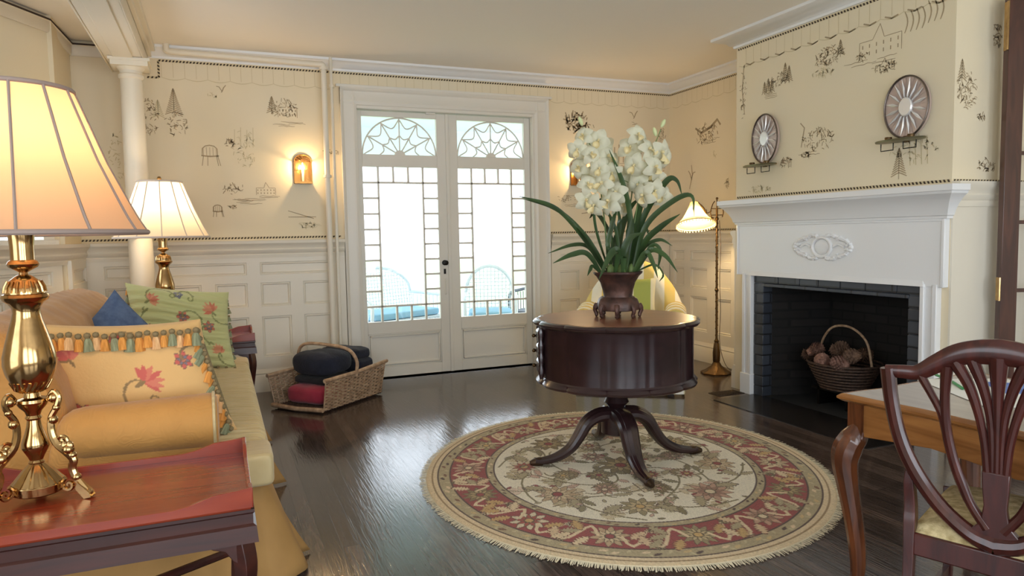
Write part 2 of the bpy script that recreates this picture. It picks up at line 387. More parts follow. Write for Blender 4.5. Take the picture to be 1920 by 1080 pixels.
wb = M(); wall(wb, BACK, -1.01, 4.66, 0, CZ, [(1.22, 3.03, 0, 2.56)])
rope(wb, BACK, (-.38, 2.84), (4.66, 2.84)); rope(wb, BACK, (-.38, 2.70), (-.38, 2.84)); rope(wb, BACK, (-.47, 2.70), (-.38, 2.70))
rope(wb, BACK, (-1.01, 1.365), (1.06, 1.365)); rope(wb, BACK, (3.19, 1.365), (4.66, 1.365))
swag(wb, BACK, -.36, 1.05, 2.825); swag(wb, BACK, 3.2, 4.65, 2.825); swag(wb, BACK, 1.1, 3.15, 2.825)
pine(wb, BACK, -.28, 2.38, .24); leafy(wb, BACK, -.27, 2.33, .18, .2, 50); leafy(wb, BACK, -.47, 2.38, .14, .3, 60); pine(wb, BACK, -.4, 2.36, .16, 2)
bird(wb, BACK, .1, 2.63, .045); leafy(wb, BACK, .02, 2.58, .08, .05, 9, 2)
pine(wb, BACK, .5, 2.44, .16); house(wb, BACK, .63, 2.42, .16, .16); leafy(wb, BACK, .6, 2.5, .26, .16, 55); ground(wb, BACK, .58, 2.38, .28)
seatdraw(wb, BACK, -.02, 2.07, .17); leafy(wb, BACK, .14, 2.18, .07, .07, 28); leafy(wb, BACK, .26, 2.14, .2, .32, 60, 2)
for k in range(4): ink(wb, BACK, [(.18+.05*k, 2.15), (.185+.05*k, 2.3+.02*(k % 2))], .006, 2)
leafy(wb, BACK, .16, 1.79, .2, .1, 35); house(wb, BACK, .42, 1.74, .16, .11); ground(wb, BACK, .3, 1.73, .4); ground(wb, BACK, .25, 1.70, .3); leafy(wb, BACK, .14, 1.63, .06, .04, 10); seatdraw(wb, BACK, .02, 1.6, .1)
for a, b in (((.6, 1.60), (.82, 1.53)), ((.6, 1.545), (.84, 1.545))): ink(wb, BACK, [a, ((a[0]+b[0])/2, (a[1]+b[1])/2), b], .008)
ground(wb, BACK, .76, 1.49, .2, 2); leafy(wb, BACK, .76, 1.47, .16, .05, 25, 2); leafy(wb, BACK, 1.0, 2.13, .14, .04, 14); leafy(wb, BACK, -.39, 1.62, .12, .05, 14)
leafy(wb, BACK, 3.5, 2.5, .3, .2, 60, 1, .03); leafy(wb, BACK, 3.62, 2.4, .25, .2, 45, 1, .026); bird(wb, BACK, 4.2, 2.6, .06); ground(wb, BACK, 4.2, 2.53, .1)
for k in range(7): ink(wb, BACK, [(3.95+.055*k, 2.10), (3.955+.055*k, 2.26+.03*(k % 3))], .012)
ground(wb, BACK, 4.15, 2.09, .34); leafy(wb, BACK, 4.55, 2.25, .12, .5, 60); ink(wb, BACK, [(4.5, 1.9), (4.5, 2.3)], .012)
house(wb, BACK, 3.55, 1.69, .3, .1); ground(wb, BACK, 3.5, 1.66, .4); leafy(wb, BACK, 3.35, 1.72, .14, .08, 20); ink(wb, BACK, [(3.55, 1.56), (3.72, 1.58), (3.78, 1.62)], .01)
leafy(wb, BACK, -.7, 2.0, .18, .5, 60, 2)
struct('wall_back', wb, MURAL, smooth=False, fix=False)

wr = M(); wall(wr, RIGHT, 4.85, 6.65, 0, CZ); rope(wr, RIGHT, (4.85, 2.84), (6.65, 2.84)); rope(wr, RIGHT, (4.85, 1.365), (6.65, 1.365)); swag(wr, RIGHT, 4.9, 6.6, 2.825)
leafy(wr, RIGHT, 6.02, 2.34, .36, .2, 70, 1, .02); ink(wr, RIGHT, [(6.2, 2.42), (6.1, 2.36), (5.95, 2.4), (5.85, 2.46), (5.8, 2.4)], .03); ground(wr, RIGHT, 5.95, 2.28, .3)
bird(wr, RIGHT, 6.27, 1.93, .07); ink(wr, RIGHT, [(6.3, 1.8), (6.25, 1.95), (6.27, 2.05)], .012); leafy(wr, RIGHT, 5.7, 1.82, .08, .1, 24); leafy(wr, RIGHT, 5.88, 2.14, .06, .1, 10, 2)
struct('wall_right', wr, MURAL, smooth=False, fix=False)

wc = M(); wall(wc, CHIM, 2.94, 4.85, 0, CZ, [(3.19, 4.50, 0, .91)], th=.1, ends=False)
wall(wc, CSIDE, 4.06, 5.3, 0, CZ, th=.1, ends=False); wall(wc, CLEFT, 4.06, 4.66, 0, CZ, th=.1, ends=False)
rope(wc, CHIM, (2.95, 2.84), (4.84, 2.84)); swag(wc, CHIM, 2.95, 4.82, 2.825, m=2)
n = 11
for i in range(n): a = 2.98+1.8*i/n; ink(wc, CHIM, [(a+.02, 2.70), (a+.07, 2.69), (a+.12, 2.71)], .012, 1)
rope(wc, CHIM, (2.95, 1.625), (4.84, 1.625))
for u, h in ((4.52, .1), (4.48, .12), (4.44, .1), (4.3, .16), (4.26, .13)): pine(wc, CHIM, u, 2.42+(u < 4.4)*.04, h)
leafy(wc, CHIM, 4.38, 2.5, .2, .12, 40); ground(wc, CHIM, 4.45, 2.42, .2)
leafy(wc, CHIM, 3.88, 2.57, .26, .13, 90); leafy(wc, CHIM, 3.94, 2.46, .2, .07, 35, 2); pine(wc, CHIM, 3.78, 2.54, .12)
house(wc, CHIM, 3.46, 2.48, .32, .2); leafy(wc, CHIM, 3.6, 2.5, .1, .06, 16); ground(wc, CHIM, 3.5, 2.47, .34); house(wc, CHIM, 3.42, 2.37, .14, .08); leafy(wc, CHIM, 3.43, 2.39, .2, .08, 36)
leafy(wc, CHIM, 3.97, 2.0, .3, .16, 80); ground(wc, CHIM, 4.02, 1.92, .24); ink(wc, CHIM, [(4.13, 1.96), (4.1, 2.1), (4.14, 2.14)], .01); leafy(wc, CHIM, 4.08, 1.9, .1, .04, 22)
leafy(wc, CHIM, 4.77, 2.5, .07, .46, 34); ink(wc, CHIM, [(4.75, 2.3), (4.78, 2.5), (4.76, 2.7)], .008)
for k in range(7): ink(wc, CHIM, [(3.28-.04*k-.02*math.sin(q/6*PI), 2.57+.02*(k > 3)+.13*q/6) for q in range(7)], .009)
leafy(wc, CHIM, 4.57, 1.68, .26, .06, 40, 2); leafy(wc, CHIM, 4.28, 1.86, .12, .08, 40); pine(wc, CHIM, 3.30, 1.66, .2, 1); leafy(wc, CHIM, 3.2, 1.84, .34, .16, 60, 2)
for k in range(4): ink(wc, CHIM, [(3.22-.04*k, 1.74), (3.23-.04*k, 1.9)], .008, 2)
rope(wc, CSIDE, (4.07, 1.625), (5.29, 1.625)); rope(wc, CSIDE, (4.07, 2.84), (5.29, 2.84))
pine(wc, CSIDE, 4.12, 2.2, .14); leafy(wc, CSIDE, 4.17, 2.16, .18, .22, 80); leafy(wc, CSIDE, 4.3, 2.01, .06, .05, 16); leafy(wc, CSIDE, 4.36, 1.72, .16, .08, 36); leafy(wc, CSIDE, 4.42, 2.5, .1, .14, 40)
struct('wall_chimney', wc, MURAL, smooth=False, fix=False)

w = M(); wall(w, RFRONT, -2.6, 2.94, 0, CZ); rope(w, RFRONT, (-2.5, 1.625), (2.93, 1.625)); rope(w, RFRONT, (-2.5, 2.84), (2.93, 2.84))
leafy(w, RFRONT, 2.3, 2.2, .4, .3, 90); house(w, RFRONT, 1.2, 2.1, .4, .25); leafy(w, RFRONT, 2.5, 1.75, .2, .1, 40)
struct('wall_right_front', w, MURAL, smooth=False, fix=False)
w = M(); wall(w, FRONT, -2.6, 5.3, 0, CZ, [(a, b, .35, 2.65) for a, b in REAR]); struct('wall_front', w, MURAL, smooth=False, fix=False)
w = M(); wall(w, LEFT, -2.6, 3.18, 0, CZ, [(-.6, 1.8, .35, 2.6)]); struct('wall_left', w, MURAL, smooth=False, fix=False)
w = M(); wall(w, BAYA, 0, 3.25, 0, CZ, [(.14, 1.5, 1.345, 2.35)]); wall(w, BAYB, 5.98, 6.65, 0, CZ)
struct('wall_bay', w, MURAL, smooth=False, fix=False)
struct('floor', M().box(-2.8, 5.5, -2.8, 6.78, -.1, 0), FLOOR, smooth=False)
struct('ceiling', M().box(-2.8, 5.5, -2.8, 6.78, CZ, CZ+.1), CEIL, smooth=False)

# windows behind and to the left of the camera, and the bay window above the wainscot
def window(name, fn, u0, u1, z0, z1, cols, rows, th=.14):
    fr = M()
    def B(a, b, c, d, e, f): fr.add([fn(a, c, e), fn(b, c, e), fn(b, c, f), fn(a, c, f), fn(a, d, e), fn(b, d, e), fn(b, d, f), fn(a, d, f)], [(0,3,2,1),(4,5,6,7),(0,1,5,4),(1,2,6,5),(2,3,7,6),(3,0,4,7)])
    for a, b in ((u0-.07, u0+.03), (u1-.03, u1+.07)): B(a, b, z0-.02, z1+.07, -.1, .02)
    B(u0-.07, u1+.07, z1-.03, z1+.08, -.1, .025); B(u0-.08, u1+.08, z0-.03, z0+.03, -.1, .045)
    for i in range(1, cols): u = u0+(u1-u0)*i/cols; B(u-.012, u+.012, z0, z1, -.08, -.05)
    for i in range(1, rows): z = z0+(z1-z0)*i/rows; B(u0, u1, z-.012, z+.012, -.08, -.05)
    o = struct(name, fr, DOORP, bev=.003)
    g = M().add([fn(u0, z0, -.066), fn(u1, z0, -.066), fn(u1, z1, -.066), fn(u0, z1, -.066)], [(0, 1, 2, 3)])
    g.build('window_glass', GLASS, o, smooth=False)
for i, (a, b) in enumerate(REAR): window(f'window_{i+1}', FRONT, a, b, .35, 2.65, 3, 4)
window('window_4', LEFT, -.6, 1.8, .35, 2.6, 4, 4)
window('window_5', BAYA, .14, 1.5, 1.345, 2.35, 3, 3)

# wainscot: frame with recessed moulded panels
def wainscot(mb, fn, u0, u1, z0, z1, panels, fd=.028, rd=.008):
    us = sorted({u0, u1, *[p[0] for p in panels], *[p[1] for p in panels]}); zs = sorted({z0, z1, *[p[2] for p in panels], *[p[3] for p in panels]})
    for a, b in zip(us, us[1:]):
        for c, d in zip(zs, zs[1:]):
            if any(p[0] <= a and b <= p[1] and p[2] <= c and d <= p[3] for p in panels): continue
            mb.add([fn(a, c, fd), fn(b, c, fd), fn(b, d, fd), fn(a, d, fd)], [(0, 1, 2, 3)])
    mb.add([fn(u0, z1, 0), fn(u1, z1, 0), fn(u1, z1, fd), fn(u0, z1, fd)], [(0, 1, 2, 3)])
    for u in (u0, u1): mb.add([fn(u, z0, 0), fn(u, z1, 0), fn(u, z1, fd), fn(u, z0, fd)], [(0, 1, 2, 3)])
    for a, b, c, d in panels:
        rings = [(0, fd), (.003, rd+.008), (.016, rd+.012), (.022, rd)]
        R_ = [[fn(a+i, c+i, e), fn(b-i, c+i, e), fn(b-i, d-i, e), fn(a+i, d-i, e)] for i, e in rings]
        for p, q in zip(R_, R_[1:]):
            for k in range(4): mb.add([p[k], p[(k+1) % 4], q[(k+1) % 4], q[k]], [(0, 1, 2, 3)])
        mb.add(R_[-1], [(0, 1, 2, 3)])
def rows(cols, pairs, top=1.15):
    P = [(a, b, .31, .67) for a, b in cols]+[(a, b, .76, .97) for a, b in cols]+[(a, b, 1.04, top) for a, b in pairs]
    return P
tw = M()
wainscot(tw, BACK, -1.01, 1.08, 0, 1.25, rows([(-.86, -.5), (-.40, -.14), (-.03, .23), (.34, .59), (.70, .95)], [(-.86, -.5), (-.40, .23), (.34, .95)]))
wainscot(tw, BACK, 3.18, 4.63, 0, 1.25, rows([(3.27, 3.50), (3.61, 3.86), (3.97, 4.22), (4.33, 4.55)], [(3.27, 3.86), (3.97, 4.55)]))
wainscot(tw, RIGHT, 4.87, 6.62, 0, 1.25, rows([(4.95, 5.16), (5.27, 5.5), (5.60, 5.83), (5.97, 6.25), (6.36, 6.55)], [(4.95, 5.5), (5.60, 6.25), (6.36, 6.55)]))
wainscot(tw, BAYA, .03, 3.2, 0, 1.22, rows([(.12+.42*i, .42+.42*i) for i in range(7)], [(.12, .84), (.96, 1.68), (1.8, 2.94)]))
wainscot(tw, BAYB, 6.0, 6.62, 0, 1.22, rows([(6.06, 6.3), (6.36, 6.6)], [(6.06, 6.6)]))
wainscot(tw, CSIDE, 4.06, 5.3, 0, 1.5, [(4.55, 4.9, .3, 1.4), (5.0, 5.25, .3, 1.4)], .012, .003)
wainscot(tw, RFRONT, -2.6, 2.92, 0, 1.5, [(-2.4+.52*i, -2.0+.52*i, .3, 1.4) for i in range(10)], .02, .006)
wainscot(tw, CLEFT, 4.07, 4.62, 0, 1.25, rows([(4.14, 4.3), (4.38, 4.56)], [(4.14, 4.56)]))
struct('trim_1', tw, PAINT, smooth=False, fix=False)
RAIL = [(0, 1.20), (.032, 1.20), (.036, 1.225), (.03, 1.235), (.045, 1.25), (.05, 1.268), (.04, 1.28), (.048, 1.30), (.072, 1.325), (.075, 1.35), (0, 1.352)]
RAILH = [(d*.7, z+.27) for d, z in RAIL]
BASE = [(0, 0), (.05, 0), (.05, .14), (.042, .155), (.045, .165), (.034, .185), (.03, .2), (0, .2)]
t = M(); t.sweep([(-2.6, 3.17), (-1.04, 5.98), (-1.01, 6.65), (1.08, 6.65)], [(d, z-.01) for d, z in RAIL]); t.sweep([(3.18, 6.65), (4.66, 6.65), (4.66, 4.85), (4.06, 4.85)], RAIL)
t.sweep([(4.06, 2.94), (5.3, 2.94), (5.3, -2.6)], RAILH); struct('trim_2', t, PAINT, bev=0)
t = M(); t.sweep([(-2.6, 3.17), (-1.04, 5.98), (-1.01, 6.65), (1.08, 6.65)], BASE); t.sweep([(3.18, 6.65), (4.66, 6.65), (4.66, 4.85), (4.06, 4.85)], BASE); t.sweep([(4.06, 2.94), (5.3, 2.94), (5.3, -2.6)], BASE)
struct('baseboard_back', t, PAINT)
CROWN = [(0, 2.855), (.012, 2.855), (.014, 2.872), (.03, 2.88), (.05, 2.905), (.07, 2.925), (.088, 2.93), (.09, 2.95), (0, 2.95)]
CROWNB = [(0, 2.855), (.018, 2.855), (.022, 2.872), (.045, 2.88), (.06, 2.90), (.10, 2.918), (.14, 2.924), (.15, 2.93), (.15, 2.95), (0, 2.95)]
t = M(); t.sweep([(-.47, 6.65), (4.66, 6.65), (4.66, 4.85)], CROWN); t.sweep([(4.67, 4.85), (4.06, 4.85), (4.06, 2.94), (5.3, 2.94)], CROWNB); t.sweep([(5.3, 2.94), (5.3, -2.6)], CROWN)
struct('trim_3', t, MANT)
t = M(); t.sweep([(-2.6, 3.17), (-1.04, 5.98), (-1.01, 6.65), (-.72, 6.65)], [(0, 2.83), (.012, 2.83), (.02, 2.85), (.022, 2.905), (.03, 2.912), (0, 2.912)])
t.sweep([(-2.6, 3.17), (-1.04, 5.98), (-1.01, 6.65), (-.72, 6.65)], [(0, 2.913), (.032, 2.913), (.032, 2.925), (0, 2.925)], 1)
struct('trim_4', t, [PAINT, INKD])
# boxed beam that runs from the back wall over the sofa, with a column under its end
t = M().box(-.71, -.455, -2.6, 6.65, 2.725, CZ)
for x, s in ((-.455, 1), (-.71, -1)):
    for z0, z1, d in ((2.72, 2.745, .012), (2.86, 2.95, .03), (2.90, 2.95, .06)): t.box(min(x, x+s*d), max(x, x+s*d), -2.6, 6.65, z0, z1)
t.box(-.65, -.515, -2.5, 6.1, 2.716, 2.725)
struct('trim_5', t, PAINT, bev=.004)
cl = M(); cx, cy = -.545, 6.2
cl.lathe([(.105, 0), (.105, .06), (.115, .09), (.1, .12), (.088, .14), (.088, .9), (.082, 2.0), (.076, 2.58), (.088, 2.59), (.088, 2.61), (.076, 2.62), (.078, 2.64), (.098, 2.665)], 40, (cx, cy, 0))
cl.box(cx-.125, cx+.125, cy-.12, cy+.12, 2.665, 2.70); cl.box(cx-.14, cx+.14, cy-.13, cy+.13, 2.70, 2.722)
struct('trim_6', cl, PAINT, ang=30)

# door casing
cs = M()
PR = [(0, 0), (.022, 0), (.03, .03), (.024, .04), (.028, .12), (.045, .135), (.05, .15), (.0, .15)]
def casing_leg(u0, sgn):
    cs.prism([(u0+sgn*w, d) for d, w in PR], lambda a, b, t: BACK(a, t, b), 0, 2.71)
casing_leg(1.235, -1); casing_leg(3.015, 1)
cs.prism([(2.56+w, d) for d, w in PR], lambda a, b, t: BACK(t, a, b), 1.085, 3.165)
cs.box(1.055, 1.22, 6.575, 6.65, 0, .16); cs.box(3.03, 3.195, 6.575, 6.65, 0, .16)
cs.box(1.205, 1.235, 6.63, 6.79, 0, 2.56); cs.box(2.99, 3.03, 6.63, 6.79, 0, 2.56); cs.box(1.235, 2.99, 6.63, 6.79, 2.53, 2.56)
cs.box(1.05, 3.2, 6.60, 6.65, 2.71, 2.735)
struct('trim_7', cs, DOORP, bev=.003)

# french doors
DY = 6.70
def leaf(name, x0, x1, gx0, gx1, label_side):
    d = M(); y0, y1 = DY, DY+.045
    d.box(x0, gx0, y0, y1, .012, 2.525); d.box(gx1, x1, y0, y1, .012, 2.525)
    for a, b in ((.012, .11), (.43, .545), (2.01, 2.125), (2.475, 2.525)): d.box(gx0, gx1, y0, y1, a, b)
    d.box(gx0, gx1, y0+.015, y1-.01, .1, .44)
    def ring(a, w, dy): 
        d.box(gx0+a, gx1-a, y0+dy, y0+.016, .43-a-w, .43-a); d.box(gx0+a, gx1-a, y0+dy, y0+.016, .11+a, .11+a+w)
        d.box(gx0+a, gx0+a+w, y0+dy, y0+.016, .11+a, .43-a); d.box(gx1-a-w, gx1-a, y0+dy, y0+.016, .11+a, .43-a)
    ring(0, .012, .003); ring(.018, .012, -.004)
    o = struct(name, d, DOORP, bev=.003)
    mu = M(); W_ = gx1-gx0; Hh = 2.01-.545; cw = W_/5; rh = Hh/10
    def mb(a, b, c, e): mu.box(a, b, y0+.004, y1-.01, c, e)
    w = .0095
    for i in (1, 4): mb(gx0+cw*i-w, gx0+cw*i+w, .545, 2.01)
    for k in (1, 9): mb(gx0, gx1, .545+rh*k-w, .545+rh*k+w)
    for k in range(2, 9):
        for a, b in ((gx0, gx0+cw), (gx1-cw, gx1)): mb(a, b, .545+rh*k-w, .545+rh*k+w)
    for i in (2, 3):
        for c, e in ((.545, .545+rh), (2.01-rh, 2.01)): mb(gx0+cw*i-w, gx0+cw*i+w, c, e)
    mu.build('glazing_bars', DOORP, o, bev=.002)
    # spider-web fan light
    f = M(); xc = (gx0+gx1)/2; zb = 2.125; a_ = W_/2-.006; b_ = .345
    E_ = lambda k, r: (xc+a_*r*math.cos(k), y0+.02, zb+b_*r*math.sin(k))
    f.tube([E_(PI*i/28, 1) for i in range(29)], .0075, 6)
    for k in range(1, 6): f.tube([E_(PI*k/6, 0), E_(PI*k/6, .98)], .0065, 6)
    for base, dip in ((1, .74), (.55, .44)):
        for k in range(6):
            f.tube([E_(PI*(k+t/8)/6, base-(base-dip)*math.sin(PI*t/8)**.8 if 0 < t < 8 else base*.97) for t in range(9)], .006, 6)
    f.prism([(xc+.05*math.cos(PI*i/10), zb+.045*math.sin(PI*i/10)) for i in range(11)], lambda a, b, t: (a, t, b), y0+.008, y0+.032)
    f.build('fanlight_tracery', DOORP, o)
    g = M()
    for c, e in ((.545, 2.01), (2.125, 2.475)): g.add([(gx0, y0+.03, c), (gx1, y0+.03, c), (gx1, y0+.03, e), (gx0, y0+.03, e)], [(0, 1, 2, 3)])
    g.build('glass_panes', GLASS, o, smooth=False)
    return o
d1 = leaf('door_1', 1.238, 2.108, 1.285, 2.005, 0)
d2 = leaf('door_2', 2.112, 2.988, 2.215, 2.925, 0)
k = M().lathe([(.0, 0), (.026, 0), (.026, .008), (.01, .012), (.01, .035), (.022, .04), (.024, .055), (.0, .062)], 16)
k.v = [(2.055+x, DY-z, 1.09+y) for x, y, z in k.v]
lab(k.build('door_knob', BLACKM, d1), 'small dark door knob')
k = M().box(2.045, 2.066, DY-.006, DY, .98, 1.03); lab(k.build('keyhole_plate', BLACKM, d1), 'dark keyhole plate')
M().tube(bez([(2.06, DY-.002, .93), (2.06, DY-.03, .91), (2.06, DY-.03, .8), (2.06, DY-.002, .78)], 10), .005, 6).build('pull_handle', DOORP, d1)
M().box(2.092, 2.124, DY-.014, DY, .012, 2.525).build('astragal', DOORP, d1, bev=.003)
M().box(1.90, 1.99, DY-.02, DY-.001, 2.515, 2.55).build('door_catch', DOORP, d1, bev=.003)

# beyond the doors
struct('veranda_floor', M().box(-3, 8, 6.78, 10.4, -.12, -.02), mat('grey_deck', (180, 180, 178), .6), smooth=False)
struct('lawn', M().box(-30, 40, 10.4, 60, -.9, -.6), mat('pale_green_lawn', (176, 198, 150), .9, var=.2), smooth=False)
struct('veranda_ceiling', M().box(-3, 8, 6.8, 10.2, 2.86, 2.92).box(-3, 8, 9.9, 10.1, 2.42, 2.86), mat('pale_blue_ceiling', (226, 238, 240), .7), smooth=False)

# ------------------------------------------------------------------ steam pipes
def pipe(label, pts, r, flanges=()):
    p = M().tube(pts, r, 12)
    for f in flanges: p.lathe([(r*1.02, -.012), (r*1.5, -.012), (r*1.5, .012), (r*1.02, .012)], 14, f)
    tag(p.build('steam_pipe', PAINT), label, 'pipe')
pipe('thicker white steam pipe left of the french doors, bending along the ceiling', [(-.31, 6.53, 2.95), (-.31, 6.53, 2.90), (-.30, 6.53, 2.895), (-.28, 6.53, 2.89), (.93, 6.53, 2.875), (.935, 6.53, 2.87), (.937, 6.53, 2.86), (.937, 6.53, 0)], .024, [(.937, 6.53, 2.84), (.937, 6.53, 1.9), (.937, 6.53, .02)])
pipe('thinner white vertical steam pipe closest to the french door casing', [(1.005, 6.56, 2.95), (1.005, 6.56, 0)], .014, [(1.005, 6.56, 2.7), (1.005, 6.56, .02)])

# ------------------------------------------------------------------ fireplace
BRICKD = brick_mat('dark_slate_brick', (66, 70, 78), (50, 54, 62), (34, 35, 38), .21, .085, .006, rough=.4)
SOOT = brick_mat('sooty_firebrick', (30, 26, 24), (20, 17, 16), (12, 11, 10), .21, .07, .008, rough=.85)
fp = thing('fireplace', 'white painted fireplace mantel with carved oval ornament around a dark brick firebox', 'fireplace', (4.06, 3.84, 0))
m = M().sweep([(4.06, 4.79), (4.02, 4.79), (4.02, 2.94), (4.06, 2.94)], [(0, 1.40), (.012, 1.40), (.014, 1.415), (.022, 1.42), (.03, 1.45), (.05, 1.49), (.08, 1.53), (.10, 1.545), (.105, 1.56), (.115, 1.562), (.115, 1.598), (0, 1.598)])
m.box(3.93, 4.06, 2.86, 4.87, 1.565, 1.6)
part('mantel_shelf', m, MANT, fp, ang=30)
m = M().box(4.02, 4.06, 2.945, 4.785, .985, 1.41)
for y0, y1, z0, z1 in ((2.945, 2.965, .985, 1.40), (4.765, 4.785, .985, 1.40), (2.965, 4.765, 1.385, 1.40)): m.box(4.012, 4.02, y0, y1, z0, z1)
part('frieze_board', m, MANT, fp, bev=.003)
for y0, y1 in ((2.985, 3.095), (4.605, 4.715)):
    s_ = 1 if y0 < 4 else -1; yi = y1 if s_ > 0 else y0; yo = y0 if s_ > 0 else y1
    m = M().box(4.025, 4.06, y0, y1, 0, 1.0)
    m.box(4.012, 4.03, min(yo, yo+s_*.03), max(yo, yo+s_*.03), .17, 1.0); m.box(4.008, 4.03, min(yi, yi-s_*.028), max(yi, yi-s_*.028), .17, 1.0)
    m.box(4.0, 4.06, y0-.006, y1+.006, 0, .17)
    part('pilaster', m, MANT, fp, bev=.004)
m = M().sweep([(4.06, 4.605), (4.03, 4.605), (4.03, 3.095), (4.06, 3.095)], [(-.0, .985), (.03, .985), (.02, 1.0), (.012, 1.02), (0, 1.02)])
part('opening_moulding', m, MANT, fp)
m = M()
def MB_(y0, y1, z0, z1): m.box(4.038, 4.075, y0+.003, y1-.003, z0+.003, z1-.003)
ys = [3.1, 3.28, 3.52, 3.73, 3.93, 4.11, 4.33, 4.6]
for a, b in zip(ys, ys[1:]): MB_(a, b, .925, .985)
for i in range(11):
    z = .084*i; m.box(4.038, 4.19, 3.103, 3.195, z+.003, z+.081); m.box(4.038, 4.19, 4.495, 4.597, z+.003, z+.081)
m.box(4.034, 4.19, 3.19, 4.5, .9, .925)
m.box(4.044, 4.19, 3.1, 3.192, 0, .984); m.box(4.044, 4.19, 4.498, 4.6, 0, .984); m.box(4.044, 4.19, 3.1, 4.6, .925, .984)
part('brick_surround', m, BRICKD, fp, bev=.004)
m = M(); z1 = .93
q = [(4.06, 4.52), (4.06, 3.17), (4.6, 3.36), (4.6, 4.33)]
for i, (a, b) in enumerate(zip(q, q[1:]+q[:1])):
    if i == 0: continue
    m.add([(a[0], a[1], 0), (b[0], b[1], 0), (b[0], b[1], z1), (a[0], a[1], z1)], [(0, 1, 2, 3)])
m.add([(x, y, z1) for x, y in q], [(0, 1, 2, 3)]); m.add([(x, y, .004) for x, y in q], [(0, 1, 2, 3)])
m.box(4.62, 4.64, 3.1, 4.6, 0, 1.1)
part('firebox', m, SOOT, fp, smooth=False)
m = M(); RY, RZ = 3.88, 1.222; SX = 4.016
m.tube([(SX, RY+.085*math.cos(2*PI*i/32), RZ+.07*math.sin(2*PI*i/32)) for i in range(32)], .013, 8, closed=True)
m.ball((SX+.002, RY, RZ), (.008, .07, .056), 20)
for sy in (-1, 1):
    for sz in (-1, 1):
        P_ = [(SX, RY+sy*a, RZ+sz*b) for a, b in ((.04, .075), (.09, .085), (.13, .07), (.16, .062), (.20, .05), (.235, .03), (.225, .012), (.205, .02))]
        m.tube(bez(P_, 24), [1.5*q_ for q_ in [.011, .009, .012, .008, .011, .009, .012, .007, .011, .009, .012, .01, .012, .009, .01, .008, .009, .007, .008, .009, .008, .007, .006, .006, .005]], 7)
        for a, b, r in ((.05, .083, .013), (.11, .084, .012), (.165, .066, .013), (.215, .05, .011), (.25, .022, .012), (.145, .05, .008)): m.ball((SX, RY+sy*a, RZ+sz*b), (.016, r*1.35, r*1.05), 8)
    m.ball((SX, RY+sy*.255, RZ), (.014, .022, .018), 8); m.tube(bez([(SX, RY+sy*.1, RZ), (SX, RY+sy*.15, RZ+.02), (SX, RY+sy*.2, RZ)], 8), .009, 6)
part('carved_ornament', m, MANT, fp)
struct('hearth', M().box(3.62, 4.06, 3.12, 4.58, 0, .006), mat('black_hearth', (34, 31, 30), .25), smooth=False)
# floor register
r = M().box(3.74, 4.0, 4.66, 4.8, 0, .004)
for i in range(9): r.box(3.755+.027*i, 3.768+.027*i, 4.675, 4.785, .004, .008)
tag(r.build('floor_register', mat('dark_bronze', (40, 28, 22), .5, .4), smooth=False), 'dark metal floor register beside the left foot of the fireplace', 'vent')

# basket of pine cones inside the firebox
def weave_ring(mb, c, rx, ry, z, w=.006, n=48, amp=.004, ph=0, open_arc=None):
    mb.tube([(c[0]+(rx+amp*math.sin(n/2*2*PI*i/n+ph))*math.cos(2*PI*i/n), c[1]+(ry+amp*math.sin(n/2*2*PI*i/n+ph))*math.sin(2*PI*i/n), z) for i in range(n)], w, 5, closed=True)
bk = thing('pinecone_basket', 'dark wicker basket with a hoop handle inside the sooty firebox', 'basket', (4.36, 3.98, .14))
b = M()
for i in range(9): weave_ring(b, (0, 0), .15+.012*i, .18+.012*i, .008+.024*i, .009, 40, .004, PI*(i % 2))
b.lathe([(0.001, .01), (.15, .01)], 24, sy=1.1, cap=False)
b.build('basket_bowl', WICKD, bk)
M().box(-.12, .14, -.14, -.12, -.136, .0).box(-.12, .14, .12, .14, -.136, .0).box(-.12, -.1, -.2, .2, -.02, 0).box(.1, .12, -.2, .2, -.02, 0).build('stand', BLACKM, bk)
M().tube(bez([(0, .25, .2), (0, .2, .36), (0, .1, .46), (0, -.06, .47), (0, -.2, .38), (0, -.25, .2)], 24), .009, 7).build('handle', WICK, bk)
def cone_mesh():
    c = M()
    c.lathe([(.0, -.06), (.02, -.05), (.026, 0), (.018, .045), (0, .06)], 8)
    for j in range(9):
        z = -.052+.0125*j; R_ = .046*math.sin(PI*(j+1.6)/11.5)+.006; n = 10
        for i in range(n):
            a = 2*PI*(i+.5*(j % 2))/n; ca, sa = math.cos(a), math.sin(a); w = .011
            c.add([(ca*.014-sa*w*.4, sa*.014+ca*w*.4, z), (ca*.014+sa*w*.4, sa*.014-ca*w*.4, z), (ca*R_+sa*w, sa*R_-ca*w, z+.012), (ca*(R_+.006), sa*(R_+.006), z+.018), (ca*R_-sa*w, sa*R_+ca*w, z+.012), (ca*.02, sa*.02, z-.006)],
                  [(0, 1, 2, 3, 4), (5, 2, 1), (5, 3, 2), (5, 4, 3), (5, 0, 4)])
    return c
CONES = mat('pinecone_brown', (134, 104, 84), .8, rgb2=(92, 68, 52), vscale=40)
CONEP = mat('pinecone_pinkish', (168, 128, 112), .8, rgb2=(120, 86, 72), vscale=40)
cn = cone_mesh().build('pinecone', CONES, smooth=False); cone_me = cn.data; cone_me2 = cone_me.copy(); cone_me2.materials[0] = CONEP
